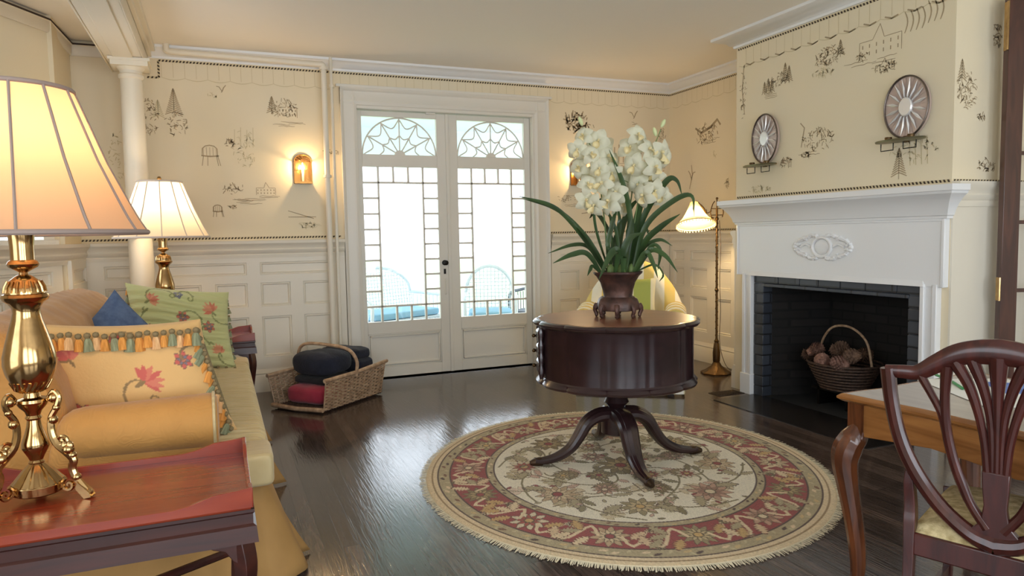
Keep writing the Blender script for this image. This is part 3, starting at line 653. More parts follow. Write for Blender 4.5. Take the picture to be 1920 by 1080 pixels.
spots = [(-.16, .13, .30, 'pale pinkish pine cone at the upper left of the fireplace basket', 1), (-.10, -.04, .31, 'brown pine cone directly under the basket handle in the fireplace', 0), (-.12, -.18, .30, 'brown pine cone at the right rim of the fireplace basket', 0),
         (-.20, .03, .235, 'pinkish pine cone at the front middle of the fireplace basket', 1), (-.19, -.13, .24, 'pinkish pine cone at the front right of the fireplace basket', 1), (-.10, .22, .24, 'dark brown pine cone at the far left of the fireplace basket', 0),
         (.06, .06, .30, 'brown pine cone at the back of the fireplace basket', 0), (.04, -.13, .29, 'brown pine cone at the back right of the fireplace basket', 0)]
for i, (x, y, z, l, k) in enumerate(spots):
    o = cn if i == 0 else cn.copy()
    if i: COL.objects.link(o)
    o.data = cone_me2 if k else cone_me
    o.location = (4.36+x*.95, 3.98+y*1.05, z+.125); o.rotation_euler = (rng.uniform(-1.4, 1.4), rng.uniform(-2, -.6), rng.uniform(0, 6)); o.scale = (1.05,)*3
    tag(o, l, 'pine cone', 'pine cones in the fireplace basket')

# ------------------------------------------------------------------ mirrored candle sconces on the chimney breast
MIRR = mat('mirror_silver', (242, 240, 238), .25, .45); MIRR2 = mat('mirror_bevel', (196, 178, 170), .35, .35)
def mirror(y, z, w, h, label):
    t = thing('mirror_candle_sconce', label, 'candle sconce', (4.058, y, z), 0, 'mirror candle sconces over the mantel')
    g = M(); n = 16; D = -.026
    for i in range(n):
        a0, a1, am = 2*PI*(i+.12)/n, 2*PI*(i+.88)/n, 2*PI*(i+.5)/n
        P = lambda r, a, d: (D-d, w*r*math.cos(a), h*r*math.sin(a))
        g.add([P(.3, a0, 0), P(.3, a1, 0), P(.97, a1, 0), P(.97, a0, 0)], [(0, 1, 2, 3)], 1)
        g.add([P(.34, am, .012), P(.3, am-.05, .002), P(.62, am-.09, .004), P(.96, am, .010), P(.62, am+.09, .004), P(.3, am+.05, .002)], [(0, 1, 2), (0, 2, 3), (0, 3, 4), (0, 4, 5)], 0)
    g.build('mirror_rays', [MIRR, MIRR2], t, smooth=False)
    c = M(); c.lathe([(.31, 0), (.31, .010), (.27, .016), (.001, .017)], 28); c.v = [(D-zz, w*x, h*yy) for x, yy, zz in c.v]; c.build('mirror_centre', MIRR, t)
    b = M(); b.lathe([(1.0, 0), (1.0, .02), (.0, .02)], 40); b.v = [(D+.023-zz, w*x, h*yy) for x, yy, zz in b.v]; b.build('backplate', MIRR2, t)
    M().tube([(D-.004, w*math.cos(2*PI*i/40), h*math.sin(2*PI*i/40)) for i in range(40)], .006, 6, closed=True).build('rim', ABRASS if False else mat('pewter_rim', (120, 110, 104), .35, 1), t)
    s = M(); s.lathe([(.0, -.004), (.17, -.004), (.175, .004), (.168, .008), (0, .006)], 28, (-.075, 0, -h-.02), sx=.42, sy=1)
    s.build('candle_tray', mat('verdigris_brass', (122, 118, 92), .4, .8), t)
    for sy in (-.08, .08):
        M().lathe([(.018, 0), (.022, .014), (.02, .022), (.017, .02), (.014, .006)], 14, (-.08, sy, -h-.012)).build('candle_cup', ABRASS, t)
        M().tube([(-.09, sy-.045, -h-.03), (-.09, sy-.045, -h-.075), (-.09, sy+.045, -h-.075), (-.09, sy+.045, -h-.03)], .0035, 6).build('wire_bracket', BLACKM, t)
    M().bar((-.02, 0, -h+.01), (-.02, 0, -h-.03), .03, .02).build('mount', ABRASS, t)
mirror(4.485, 2.07, .14, .19, 'oval rayed mirror candle sconce further from the camera, above the mantel\'s left half')
mirror(3.235, 2.105, .155, .19, 'oval rayed mirror candle sconce nearest the brown glazed door, above the mantel')

# ------------------------------------------------------------------ lit wall lanterns flanking the doors
BULB = emit('warm_bulb', (255, 226, 170), 14); TIN = mat('gilded_tin', (176, 124, 66), .3, 1, bump=.2)
def lantern(x, z, label):
    t = thing('wall_lantern', label, 'wall light', (x, 6.65, z), 0, 'lit wall lanterns beside the french doors')
    w, h = .075, .125
    arch = [(-w, -h), (w, -h), (w, .06)]+[(w*math.cos(a), .06+.065*math.sin(a)) for a in [PI*i/10 for i in range(1, 10)]]+[(-w, .06)]
    M().prism(arch, lambda a, b, q: (a, q, b), -.012, 0).build('backplate', TIN, t, bev=.003)
    f = M()
    for a in (-w+.004, w-.004): f.bar((a, -.075, -h), (a, -.075, .055), .01, .01)
    f.box(-w, w, -.085, -.01, -h-.012, -h+.006)
    f.tube([(w*math.cos(PI*i/12), -.075, .055+.06*math.sin(PI*i/12)) for i in range(13)], .006, 6)
    for k in range(7): a = PI*(k+.5)/7; f.tube([(w*.25*math.cos(a), -.07, .06+.02*math.sin(a)), (w*.98*math.cos(a), -.075, .055+.06*math.sin(a))], .005, 5)
    for z_ in (-.02,): f.bar((-w, -.078, z_), (w, -.078, z_), .004, .006)
    for a in (-.025, .025): f.bar((a, -.078, -h), (a, -.078, -.02), .004, .006)
    for a in (-w, w): f.bar((a, 0, -h), (a, -.08, -h), .006, .01); f.bar((a, -.01, .06), (a, -.078, .05), .005, .008)
    f.build('lantern_frame', TIN, t)
    M().lathe([(.012, -h), (.012, -.03), (.0, -.03)], 10, (0, -.04, 0)).build('candle_tube', mat('ivory_candle', (240, 226, 190), .6), t)
    M().lathe([(.006, -.03), (.014, -.01), (.013, .01), (.004, .045), (0, .05)], 10, (0, -.04, 0)).build('bulb', BULB, t)
    point('lantern_light', (x, 6.59, z+.01), 9, (1, .67, .34), .02)
lantern(.735, 1.975, 'gilded wall lantern with lit bulb left of the french doors by the steam pipes')
lantern(3.50, 1.985, 'gilded wall lantern with lit bulb right of the french doors behind the orchid')

# ------------------------------------------------------------------ painted (woven / embroidered) patterns
class Paint:
    def __init__(s, x, y, base): s.x = x; s.y = y; s.c = np.tile(np.array(lin(base)), (len(x), 1))
    def box(s, x0, x1, y0, y1): return np.nonzero((s.x > x0) & (s.x < x1) & (s.y > y0) & (s.y < y1))[0]
    def setc(s, idx, mask, rgb, a=1): i = idx[mask]; s.c[i] = s.c[i]*(1-a)+np.array(lin(rgb))*a
    def line(s, pts, w, rgb, a=1):
        for (x0, y0), (x1, y1) in zip(pts, pts[1:]):
            i = s.box(min(x0, x1)-w, max(x0, x1)+w, min(y0, y1)-w, max(y0, y1)+w)
            if not len(i): continue
            dx, dy = x1-x0, y1-y0; L = dx*dx+dy*dy+1e-12
            t = np.clip(((s.x[i]-x0)*dx+(s.y[i]-y0)*dy)/L, 0, 1)
            s.setc(i, np.hypot(s.x[i]-x0-t*dx, s.y[i]-y0-t*dy) < w, rgb, a)
    def petal(s, cx, cy, ang, L, w, rgb, edge=None, serr=0):
        i = s.box(cx-L, cx+L, cy-L, cy+L)
        if not len(i): return
        u = (s.x[i]-cx)*math.cos(ang)+(s.y[i]-cy)*math.sin(ang); v = -(s.x[i]-cx)*math.sin(ang)+(s.y[i]-cy)*math.cos(ang)
        t = np.clip(u/L, 0, 1); prof = w*np.sin(PI*t)**.7*(1+(serr*np.sin(t*40) if serr else 0))
        ins = (u > 0) & (u < L) & (np.abs(v) < prof)
        if edge is not None:
            s.setc(i, ins, edge); ins = (u > L*.06) & (u < L*.94) & (np.abs(v) < prof-max(.0035, w*.18))
        s.setc(i, ins, rgb)
    def flower(s, cx, cy, R, n, c1, c2, cc, a0=0, edge=(90, 74, 50)):
        for k in range(n): s.petal(cx, cy, a0+2*PI*k/n, R, R*1.9/n, c1, edge)
        for k in range(n): s.petal(cx, cy, a0+2*PI*(k+.5)/n, R*.66, R*1.2/n, c2, edge)
        i = s.box(cx-R, cx+R, cy-R, cy+R); d = np.hypot(s.x[i]-cx, s.y[i]-cy)
        s.setc(i, d < R*.26, edge); s.setc(i, d < R*.2, cc)
def arc(cx, cy, r, a0, a1, n=14, k=1): return [(cx+r*(1-(1-k)*t/n)*math.cos(a0+(a1-a0)*t/n), cy+r*(1-(1-k)*t/n)*math.sin(a0+(a1-a0)*t/n)) for t in range(n+1)]

# round rug
RUGC = (2.10, 3.49, 0); NA, NR = 1400, 250; RA, RB = 1.115, 1.255
th = np.repeat(np.arange(NA)*2*PI/NA, NR); rr = np.tile(np.linspace(.004, 1.2, NR), NA)
px_, py_ = rr*np.cos(th), rr*np.sin(th)
pt = Paint(px_, py_, (228, 218, 194)); R_ = rr/1.2
allp = np.arange(len(th))
IV, RED, SAGE, DK, BE, OL, PK, GD = (226, 216, 192), (146, 66, 60), (170, 154, 118), (84, 62, 50), (214, 192, 154), (132, 118, 80), (200, 164, 140), (190, 154, 98)
def flw(cx, cy, R, k, a0=0):
    a, b, c = [((184, 156, 120), (206, 184, 146), RED), ((150, 134, 96), (190, 168, 124), (196, 160, 100)), ((188, 148, 122), (160, 120, 98), (214, 196, 160)), ((130, 112, 74), (174, 150, 104), RED), ((206, 190, 158), (160, 78, 64), GD)][k % 5]
    pt.flower(cx, cy, R, 9+k % 3, a, b, c, a0)
# field vines and blossoms
rg = random.Random(11)
for k in range(46):
    A = rg.uniform(0, 2*PI); r = .74*math.sqrt(rg.random()); a = rg.uniform(0, 6.3); x, y = r*math.cos(A), r*math.sin(A); c_ = rg.choice([(206, 188, 152), (188, 170, 130), (214, 190, 168), (196, 184, 148)])
    for j in range(5): pt.petal(x+.022*j*math.cos(a), y+.022*j*math.sin(a), a+(.9 if j % 2 else -.9)*(1-.1*j), .085-.01*j, .02, c_, (160, 140, 104), .2)
    pt.line([(x, y), (x+.14*math.cos(a), y+.14*math.sin(a))], .004, (120, 100, 70))
for q in range(8):
    A = 2*PI*q/8
    def T(r, a): return (r*math.cos(A+a), r*math.sin(A+a))
    pts = [T(.06+.70*t/24, .55*math.sin(t/24*2*PI)) for t in range(25)]
    pt.line(pts, .006, OL)
    for t in range(2, 24, 2):
        x, y = pts[t]; aa = A+rg.uniform(-1.6, 1.6)+(PI/2 if t % 4 else -PI/2)
        pt.petal(x, y, aa, rg.uniform(.07, .13), .022, rg.choice([OL, SAGE, (140, 128, 92), PK]), DK, .25)
    for sgn in (-1, 1):
        c = T(.42, sgn*.26); pt.line(arc(c[0], c[1], .075, A, A+sgn*4.6, k=.3), .006, OL)
        c = T(.62, sgn*.2); pt.line(arc(c[0], c[1], .06, A+2, A+2+sgn*4.6, k=.3), .005, (140, 110, 80))
        x, y = T(.70, sgn*.3); pt.petal(x, y, A+PI+sgn*.9, .15, .035, SAGE, DK, .3)
        x, y = T(.30, sgn*.34); pt.petal(x, y, A+sgn*1.2, .12, .03, (150, 128, 92), DK, .3)
for q in range(8):
    A = 2*PI*q/8; flw(.60*math.cos(A), .60*math.sin(A), .13 if q % 2 else .115, q, A); flw(.40*math.cos(A+.39), .40*math.sin(A+.39), .075, q+2, A)
for q in range(4): A = PI/4+PI/2*q; flw(.22*math.cos(A), .22*math.sin(A), .085, q+1, A)
flw(0, 0, .15, 3)
for k in range(90):
    A = rg.uniform(0, 2*PI); r = .76*math.sqrt(rg.random()); pt.petal(r*math.cos(A), r*math.sin(A), rg.uniform(0, 6.3), .045, .012, rg.choice([OL, PK, SAGE, RED]), DK)
def band(a, b, rgb): pt.setc(allp, (R_ >= a) & (R_ < b), rgb)
band(.655, .70, SAGE); band(.655, .662, DK); band(.694, .702, DK); band(.702, .88, RED); band(.876, .884, DK); band(.884, .94, SAGE); band(.938, .945, DK); band(.945, 1.01, BE); band(.965, .972, (150, 122, 84))
for q in range(14):
    A = 2*PI*q/14; rm = .79*1.2; C_ = (rm*math.cos(A), rm*math.sin(A)); D_ = A+PI/14
    flw(C_[0], C_[1], .105, q, A)
    for sgn in (-1, 1):
        pt.line([(rm*math.cos(A+sgn*(.06+t*.026))*(1+.09*math.sin(t*.8)*sgn), rm*math.sin(A+sgn*(.06+t*.026))*(1+.09*math.sin(t*.8)*sgn)) for t in range(8)], .009, BE)
        for t, b in ((.10, .8), (.15, -.9), (.19, .5)):
            x, y = rm*math.cos(A+sgn*t)*(1+.03*b), rm*math.sin(A+sgn*t)*(1+.03*b)
            pt.petal(x, y, A+PI/2*sgn+b*1.2, .12, .028, rg.choice([BE, (206, 178, 140), SAGE, GD]), (110, 70, 50), .3)
    flw(.86*1.2*math.cos(D_), .86*1.2*math.sin(D_), .035, q+1); flw(.73*1.2*math.cos(D_), .73*1.2*math.sin(D_), .035, q)
for q in range(72):
    A = 2*PI*q/72
    for r, s_ in ((.912*1.2, .026), (.678*1.2, .018)): pt.petal(r*math.cos(A), r*math.sin(A), A+(1.9 if q % 2 else -1.2), s_*1.8, s_*.4, rg.choice([DK, (120, 84, 60), BE, (196, 170, 120)])); pt.petal(r*math.cos(A+.03), r*math.sin(A+.03), A+(.5 if q % 2 else 2.6), s_*1.3, s_*.3, (190, 176, 136))
me = M()
c1, s1 = math.cos(-.3915), math.sin(-.3915)
def ell(x, y): a = x/1.2*RA; b = y/1.2*RB; return a*c1-b*s1, a*s1+b*c1
ex, ey = px_/1.2*RA, py_/1.2*RB
vx, vy = ex*c1-ey*s1, ex*s1+ey*c1
V = np.stack([vx, vy, .010+.0008*np.sin(px_*300)*np.sin(py_*300)-.004*np.clip((R_-.98)/.02, 0, 1)], 1)
I = np.arange(NA)[:, None]*NR+np.arange(NR-1)[None, :]; J = ((np.arange(NA)+1) % NA)[:, None]*NR+np.arange(NR-1)[None, :]
F = np.stack([I, I+1, J+1, J], 2).reshape(-1, 4)
mesh = bpy.data.meshes.new('rug_pile'); mesh.vertices.add(len(V)); mesh.vertices.foreach_set('co', V.astype(np.float32).ravel())
mesh.loops.add(F.size); mesh.loops.foreach_set('vertex_index', F.astype(np.int32).ravel()); mesh.polygons.add(len(F))
mesh.polygons.foreach_set('loop_start', np.arange(0, F.size, 4, dtype=np.int32)); mesh.update(calc_edges=True)
at_ = mesh.color_attributes.new('Col', 'FLOAT_COLOR', 'POINT'); nse = 1+.10*np.random.RandomState(1).randn(len(V), 1)
at_.data.foreach_set('color', np.concatenate([np.clip(pt.c*nse, 0, 1), np.ones((len(V), 1))], 1).astype(np.float32).ravel())
RUGM = mat('woven_wool', (200, 180, 150), .95, attr=True, bump=.5, bscale=220, spec=.1, sheen=.2)
mesh.materials.append(RUGM)
rug = thing('round_rug', 'round floral wool rug in red, ivory and sage with fringe under the drum table', 'rug', RUGC)
o = bpy.data.objects.new('rug_pile', mesh); COL.objects.link(o); o.parent = rug
fm = M(); fm.grid(180, 1, lambda u, v: (*ell(1.2*(.999+.0*v)*math.cos(2*PI*u), 1.2*.999*math.sin(2*PI*u)), .001+.007*v), cu=True)
for i in range(1500):
    A = 2*PI*i/1500; r0 = 1.195; r1 = 1.2+.032+rg.uniform(-.008, .012); j = rg.uniform(-.006, .006)
    a = ell(r0*math.cos(A), r0*math.sin(A)); b = ell(r1*math.cos(A+j), r1*math.sin(A+j)); w_ = .0022
    px2, py2 = -math.sin(A)*w_, math.cos(A)*w_
    h = rg.uniform(.002, .006)
    fm.add([(a[0]-px2, a[1]-py2, .006), (a[0]+px2, a[1]+py2, .006), (b[0]+px2, b[1]+py2, h), (b[0]-px2, b[1]-py2, h)], [(0, 1, 2, 3)])
fm.build('fringe', mat('cream_fringe', (226, 216, 188), .95), rug, fix=False)['kind'] = 'stuff'

# ------------------------------------------------------------------ drum table
TX, TY = 2.14, 3.60
dt = thing('drum_table', 'dark wooden drum table with scalloped leather-brown top on four curved legs, centre of the rug', 'table', (TX, TY, 0), math.radians(-22.4)); dt.scale = (1, 1, .974); dt.location.z = .008
def scal(k=12, d=.04, ph=0): return lambda a, z: 1-d+d*abs(math.cos(k/2*(a+ph)))**.5
SF = scal(12, .04)
m = M().lathe([(.455, .835), (.475, .84), (.485, .85), (.487, .858), (.478, .868), (.462, .872)], 192, rf=SF); lab(m.build('tabletop_rim', DARKW, dt), 'glossy scalloped edge of the tabletop')
M().lathe([(.0, .8735), (.452, .8735), (.455, .870)], 96, rf=SF, cap=False).build('tabletop', TOPW, dt)
DRF = scal(12, .012)
m = M().lathe([(.40, .84), (.452, .836), (.447, .825), (.447, .535), (.455, .525), (.40, .52)], 192, rf=DRF); m.build('drum_case', DARKW, dt)
m = M().lathe([(.3, .485), (.45, .485), (.468, .492), (.473, .505), (.462, .518), (.452, .528), (.40, .53)], 192, rf=SF); m.build('drum_base_moulding', DARKW, dt)
# carved drawer bank on the left
for sgn in (1,):
    for k, z in enumerate((.55, .64, .73)):
        a0, a1 = PI*.93, PI*1.07
        m = M(); m.lathe([(.452, z+.0), (.468, z+.012), (.472, z+.04), (.468, z+.07), (.452, z+.082)], 14, arc=(a0, a1))
        dr = m.build('drawer_front', DARKW, dt)
        M().ball((-.482, 0, z+.04), .012, 10).build('drawer_knob', ABRASS, dr)
for a in (PI*.915, PI*1.085):
    m = M(); m.tube([(.462*math.cos(a), .462*math.sin(a), .53+.3*t/12) for t in range(13)], [.011+.004*(t % 3) for t in range(13)], 8); m.build('carved_stile', DARKW, dt)
m = M().lathe([(.07, .49), (.11, .485), (.11, .47), (.065, .455), (.05, .42), (.06, .39), (.075, .36), (.05, .335), (.045, .325), (.075, .315), (.08, .305), (.075, .29), (.09, .27), (.09, .17), (.06, .155), (.0, .15)], 32); m.build('pedestal', DARKW, dt)
for k in range(4):
    a = math.radians([192, 282, 8, 98][k]); ca, sa = math.cos(a), math.sin(a)
    pr = [(.05, .285), (.12, .28), (.185, .24), (.235, .16), (.29, .09), (.37, .045), (.455, .03), (.50, .034)]
    cv = bez([(r*ca, r*sa, z) for r, z in pr], 28); rad = [interp([0, .3, .7, 1], [.060, .052, .036, .022], t/28) for t in range(29)]
    m = M()
    for off in (-.55, 0, .55):
        m.tube([p+Vector((-sa, ca, 0))*off*r*.9 for p, r in zip(cv, rad)], [r*(.62 if off else .8) for r in rad], 10)
    leg = m.build('leg', DARKW, dt)
    M().tube(bez([(.455*ca, .455*sa, .026), (.49*ca, .49*sa, .026), (.53*ca, .53*sa, .022)], 6), [.024, .027, .027, .025, .022, .018, .012], 12).build('brass_toe', mat('dull_brass', (78, 62, 48), .45, .8), leg)

# ------------------------------------------------------------------ urn and orchid
URNM = mat('aged_bronze_urn', (92, 62, 52), .45, .35, rgb2=(58, 44, 40), vscale=14, bump=.4, bscale=30)
UX, UY = 2.165, 3.615; UZ = .8595
ur = thing('planter_urn', 'flared bronze urn planter on clawed feet, standing on the drum table', 'planter', (UX, UY, UZ)); ur.scale = (1, 1, 1.06)
sq = lambda a, z: 1+.06*abs(math.cos(2*a))**2
m = M().lathe([(.085, .07), (.095, .075), (.088, .10), (.082, .115), (.088, .15), (.10, .19), (.122, .225), (.14, .24), (.142, .25), (.128, .252), (.12, .235), (.0, .23)], 40, rf=sq); m.build('urn_bowl', URNM, ur)
m = M().lathe([(.10, .035), (.122, .04), (.125, .07), (.112, .10), (.095, .112), (.08, .11)], 40, rf=lambda a, z: 1+.03*math.cos(8*a)); m.build('urn_base', URNM, ur)
for k in range(8):
    a = 2*PI*k/8+.2; m = M().tube(bez([(.12*math.cos(a), .12*math.sin(a), .07), (.135*math.cos(a), .135*math.sin(a), .04), (.125*math.cos(a), .125*math.sin(a), .015), (.135*math.cos(a), .135*math.sin(a), .008)], 8), [.016, .018, .016, .013, .012, .012, .013, .013, .009], 8); m.build('claw_foot', URNM, ur)
M().lathe([(.126, .236), (.09, .243), (.05, .248), (.0, .25)], 24, cap=False).build('moss', mat('dry_moss', (96, 88, 58), .95, rgb2=(60, 50, 34), vscale=40, bump=1, bscale=60), ur)

orc = thing('orchid_plant', 'white orchid with long strap leaves growing from the bronze urn', 'plant', (UX, UY, UZ+.252))
RV = Vector((math.cos(-.3915), math.sin(-.3915), 0)); FV = Vector((-math.sin(-.3915), math.cos(-.3915), 0))
KX = .00314
def OP(p): return RV*((p[0]-1160)*KX)+FV*(p[2] if len(p) > 2 else 0)+Vector((0, 0, (516-p[1])*KX))
LEAF = mat('orchid_leaf', (62, 88, 44), .42, rgb2=(42, 64, 34), vscale=5, coat=.1)
PETAL = shade_mat('orchid_petal', (232, 230, 208), .35); LIP = mat('orchid_lip', (226, 210, 160), .6); BUDM = mat('orchid_bud', (206, 214, 160), .6); STEMM = mat('orchid_stem', (92, 116, 56), .5)
def strap(pts, w=.017):
    n = 26; c = bez([OP(p) for p in pts], n); g = M(); vs = []
    for i, p in enumerate(c):
        d = (c[min(i+1, n)]-c[max(i-1, 0)]).normalized(); side = d.cross(FV)
        if side.length < .2: side = d.cross(RV)
        side.normalize(); side = (side*.8+FV*.6*(1 if d.x > 0 else -1)).normalized(); side = (side-d*side.dot(d)).normalized()
        t = i/n; ww = w*min(1, .45+t*2.2)*(1-max(0, (t-.6)/.4)**1.6)+.0012; nn = d.cross(side)
        vs += [p-side*ww+nn*ww*.25, p-nn*ww*.12, p+side*ww+nn*ww*.25, p-nn*(ww*.12+.0016)]
    fs = []
    for i in range(n):
        a, b = 4*i, 4*i+4; fs += [(a, a+1, b+1, b), (a+1, a+2, b+2, b+1), (a+2, a+3, b+3, b+2), (a+3, a, b, b+3)]
    g.add(vs, fs); return g.build('leaf', LEAF, orc, ang=50)
for pts, w in [([(1138, 518), (1098, 450, .03), (1045, 392, .02), (975, 368, 0)], .016), ([(1140, 520, .04), (1108, 452, .08), (1052, 396, .1), (984, 371, .12)], .015),
    ([(1130, 518, -.03), (1100, 478, -.1), (1072, 478, -.14), (1036, 492, -.18)], .017), ([(1136, 512, .05), (1110, 468, .1), (1080, 462, .13), (1033, 477, .16)], .013),
    ([(1175, 512, 0), (1182, 420, -.02), (1168, 350, -.03), (1144, 288, -.04)], .021), ([(1188, 515), (1206, 420, 0), (1248, 350, -.02), (1268, 346, -.02), (1279, 374, -.02)], .019),
    ([(1186, 512, -.04), (1208, 430, -.08), (1255, 386, -.1), (1288, 376, -.11), (1293, 412, -.12)], .017), ([(1192, 516, .03), (1212, 460, .02), (1242, 430, 0), (1277, 407, 0)], .019),
    ([(1192, 515, .05), (1214, 470, .08), (1245, 455, .1), (1271, 467, .12)], .012), ([(1192, 512, -.06), (1212, 474, -.12), (1236, 482, -.16), (1257, 512, -.2)], .017),
    ([(1185, 512, -.08), (1204, 478, -.14), (1214, 495, -.17), (1223, 522, -.18)], .017), ([(1198, 512, .02), (1225, 466, .02), (1241, 476, .02), (1236, 512, .02)], .013),
    ([(1150, 516, -.08), (1154, 474, -.13), (1140, 480, -.16), (1117, 522, -.2)], .021), ([(1165, 515, .03), (1168, 450, .05), (1184, 400, .06), (1208, 372, .06)], .019),
    ([(1145, 514, .02), (1120, 430, .02), (1122, 385, .0), (1162, 366, -.02)], .010), ([(1160, 515, -.03), (1158, 455, -.03), (1150, 420, -.02), (1128, 378, 0)], .013),
    ([(1180, 515, 0), (1190, 450, 0), (1202, 400, .02), (1215, 365, .03)], .021), ([(1150, 516, -.02), (1140, 470, -.04), (1150, 420, -.05), (1155, 398, -.08)], .015),
    ([(1165, 516, -.07), (1166, 480, -.10), (1176, 452, -.12), (1198, 440, -.16)], .022), ([(1172, 515, -.05), (1176, 470, -.06), (1182, 440, -.06), (1186, 410, -.05)], .022),
    ([(1170, 516, .05), (1150, 440, .14), (1130, 400, .24), (1120, 410, .34)], .015), ([(1178, 516, .05), (1200, 450, .14), (1225, 430, .25), (1240, 450, .33)], .015),
    ([(1155, 516, .0), (1152, 470, .0), (1164, 430, .0), (1160, 380, .02)], .017), ([(1142, 514, 0), (1118, 470, 0), (1098, 440, .02), (1085, 428, .03)], .011), ([(1190, 514, -.02), (1225, 500, -.05), (1240, 518, -.07), (1232, 530, -.09)], .006), ([(1128, 516, -.05), (1110, 500, -.1), (1104, 506, -.14), (1098, 516, -.16)], .009)]:
    strap(pts, w)
for px, r in ((1146, .022), (1166, .028), (1184, .022)):
    b = M().ball((0, 0, .035), (r, r, .05), 12); b.build('pseudobulb', mat('orchid_bulb', (120, 142, 80), .5, var=.2), orc).location = OP((px, 524, -.03))
for pts in ([(1142, 512, 0), (1138, 440, 0), (1132, 380, 0), (1122, 310, 0), (1098, 246, 0)], [(1186, 512, .02), (1192, 430, .02), (1204, 360, .0), (1222, 300, 0), (1240, 252, -.02)], [(1150, 512, .03), (1150, 430, .05), (1142, 370, .05), (1128, 300, .05), (1118, 262, .05)], [(1176, 512, .04), (1182, 430, .06), (1190, 370, .06), (1200, 300, .06), (1204, 258, .06)]):
    M().tube(bez([OP(p) for p in pts], 24), [.0055-.003*i/24 for i in range(25)], 7).build('flower_stem', STEMM, orc)
def blossom_parts():
    g = M()
    for k, a in enumerate([90, 18, 162, 234, 306]):
        a = math.radians(a+(0 if k else 0)); L = .058 if k in (0, 3, 4) else .056; Wd = .027
        def fn(u, v, a=a, L=L, Wd=Wd):
            r = .006+L*u; w = Wd*math.sin(PI*min(1, .12+u*.86))**.7*(v*2-1); bend = -.02*u*u+.006*(1-abs(v*2-1))
            return (r*math.cos(a)-w*math.sin(a), r*math.sin(a)+w*math.cos(a), .012+bend+.012*math.sin(PI*u))
        g.grid(8, 4, fn)
    return g
def lip_mesh():
    g = M(); g.grid(8, 6, lambda u, v: ((v*2-1)*.018*math.sin(PI*(.15+.7*u)), -.004-.034*u, .022+.022*math.sin(PI*u*.8)-.016*abs(v*2-1)**2*-1))
    g.ball((0, .004, .026), (.006, .008, .012), 8); return g
b0 = blossom_parts().build('blossom', PETAL, orc, fix=False); l0 = lip_mesh().build('lip', LIP, b0, fix=False)
flw_ = [(1100, 262, 0), (1126, 270, .02), (1086, 286, -.03), (1110, 298, -.05), (1140, 300, .02), (1092, 318, .03), (1125, 322, -.06), (1152, 328, 0), (1104, 352, -.05), (1132, 350, -.07), (1160, 366, -.02), (1098, 378, -.03), (1118, 388, -.06), (1146, 384, -.05), (1172, 340, .06), (1138, 276, .06), (1150, 306, .09), (1112, 335, .09),
        (1196, 262, 0), (1186, 284, .04), (1212, 290, -.04), (1236, 292, -.03), (1192, 316, -.02), (1222, 322, -.06), (1246, 300, .03), (1202, 350, .02), (1226, 364, -.04), (1243, 376, 0), (1188, 346, .06), (1212, 340, .08), (1236, 334, .04), (1168, 388, .05), (1208, 372, -.06), (1206, 270, .08)]
for i, p in enumerate(flw_):
    o = b0 if i == 0 else dup(b0, orc)
    f = (-FV+RV*rng.uniform(-.9, .9)+Vector((0, 0, rng.uniform(-.5, .35)))).normalized()
    if p[2] > .05: f = (FV*.6+RV*rng.uniform(-1, 1)).normalized()
    q = f.to_track_quat('Z', 'Y'); o.rotation_mode = 'QUATERNION'; o.rotation_quaternion = q @ Matrix.Rotation(rng.uniform(-.5, .5), 4, 'Z').to_quaternion()
    o.location = OP(p); s_ = rng.uniform(.98, 1.25); o.scale = (s_,)*3
    st = min([(1098, 246), (1122, 310), (1132, 380), (1240, 252), (1222, 300), (1204, 360), (1118, 262)], key=lambda c: (c[0]-p[0])**2+(c[1]-p[1]-8)**2)
    if i % 2 == 0: M().tube(bez([OP((st[0], st[1]+10, 0)), (OP((st[0], st[1], 0))+OP(p))/2, OP(p)], 6), .002, 5).build('flower_stalk', STEMM, orc)
for px, py, a in ((1243, 246, .5), (1232, 262, -.3), (1096, 240, -.4)):
    o = M().ball((0, 0, .02), (.012, .012, .028), 10).build('bud', BUDM, orc); o.location = OP((px, py)); o.rotation_euler = (0, a, 0)

# ------------------------------------------------------------------ bridge-arm floor lamp
fl = thing('floor_lamp', 'slender brass bridge-arm floor lamp with lit pleated shade left of the fireplace', 'floor lamp', (4.34, 5.45, 0))
m = M().lathe([(.14, 0), (.142, .012), (.125, .025), (.10, .035), (.085, .05), (.05, .075), (.03, .11), (.0, .11)], 40, rf=lambda a, z: 1+.06*math.cos(8*a) if z < .04 else 1); m.build('lamp_base', ABRASS, fl)
m = M().lathe([(.028, .1), (.034, .12), (.036, .2), (.026, .28), (.02, .3), (.024, .31), (.014, .325), (.0115, .34), (.0115, .78), (.019, .79), (.019, .80), (.0115, .81), (.0105, 1.45), (.018, 1.455), (.018, 1.47), (.01, 1.48), (.01, 1.56), (.0, 1.56)], 14)
m.tube([(.0125*math.cos(t*.9), .0125*math.sin(t*.9), .34+t*1.1/120) for t in range(121)], .003, 5); m.build('lamp_pole', ABRASS, fl)
m = M(); A_ = -RV
for sgn in (-1, 1): m.tube(bez([Vector((0, 0, 1.48))+A_*.05*sgn, Vector((0, 0, 1.53))+A_*.06*sgn, Vector((0, 0, 1.60))+A_*.04*sgn, Vector((0, 0, 1.63))+A_*.02*sgn], 10), .005, 6)
for z in (1.50, 1.56): m.tube([Vector((0, 0, z))+A_*.05, Vector((0, 0, z))-A_*.05], .004, 6)
m.tube([Vector((0, 0, 1.47)), Vector((0, 0, 1.65))], .006, 7); m.ball((0, 0, 1.655), .012, 8)
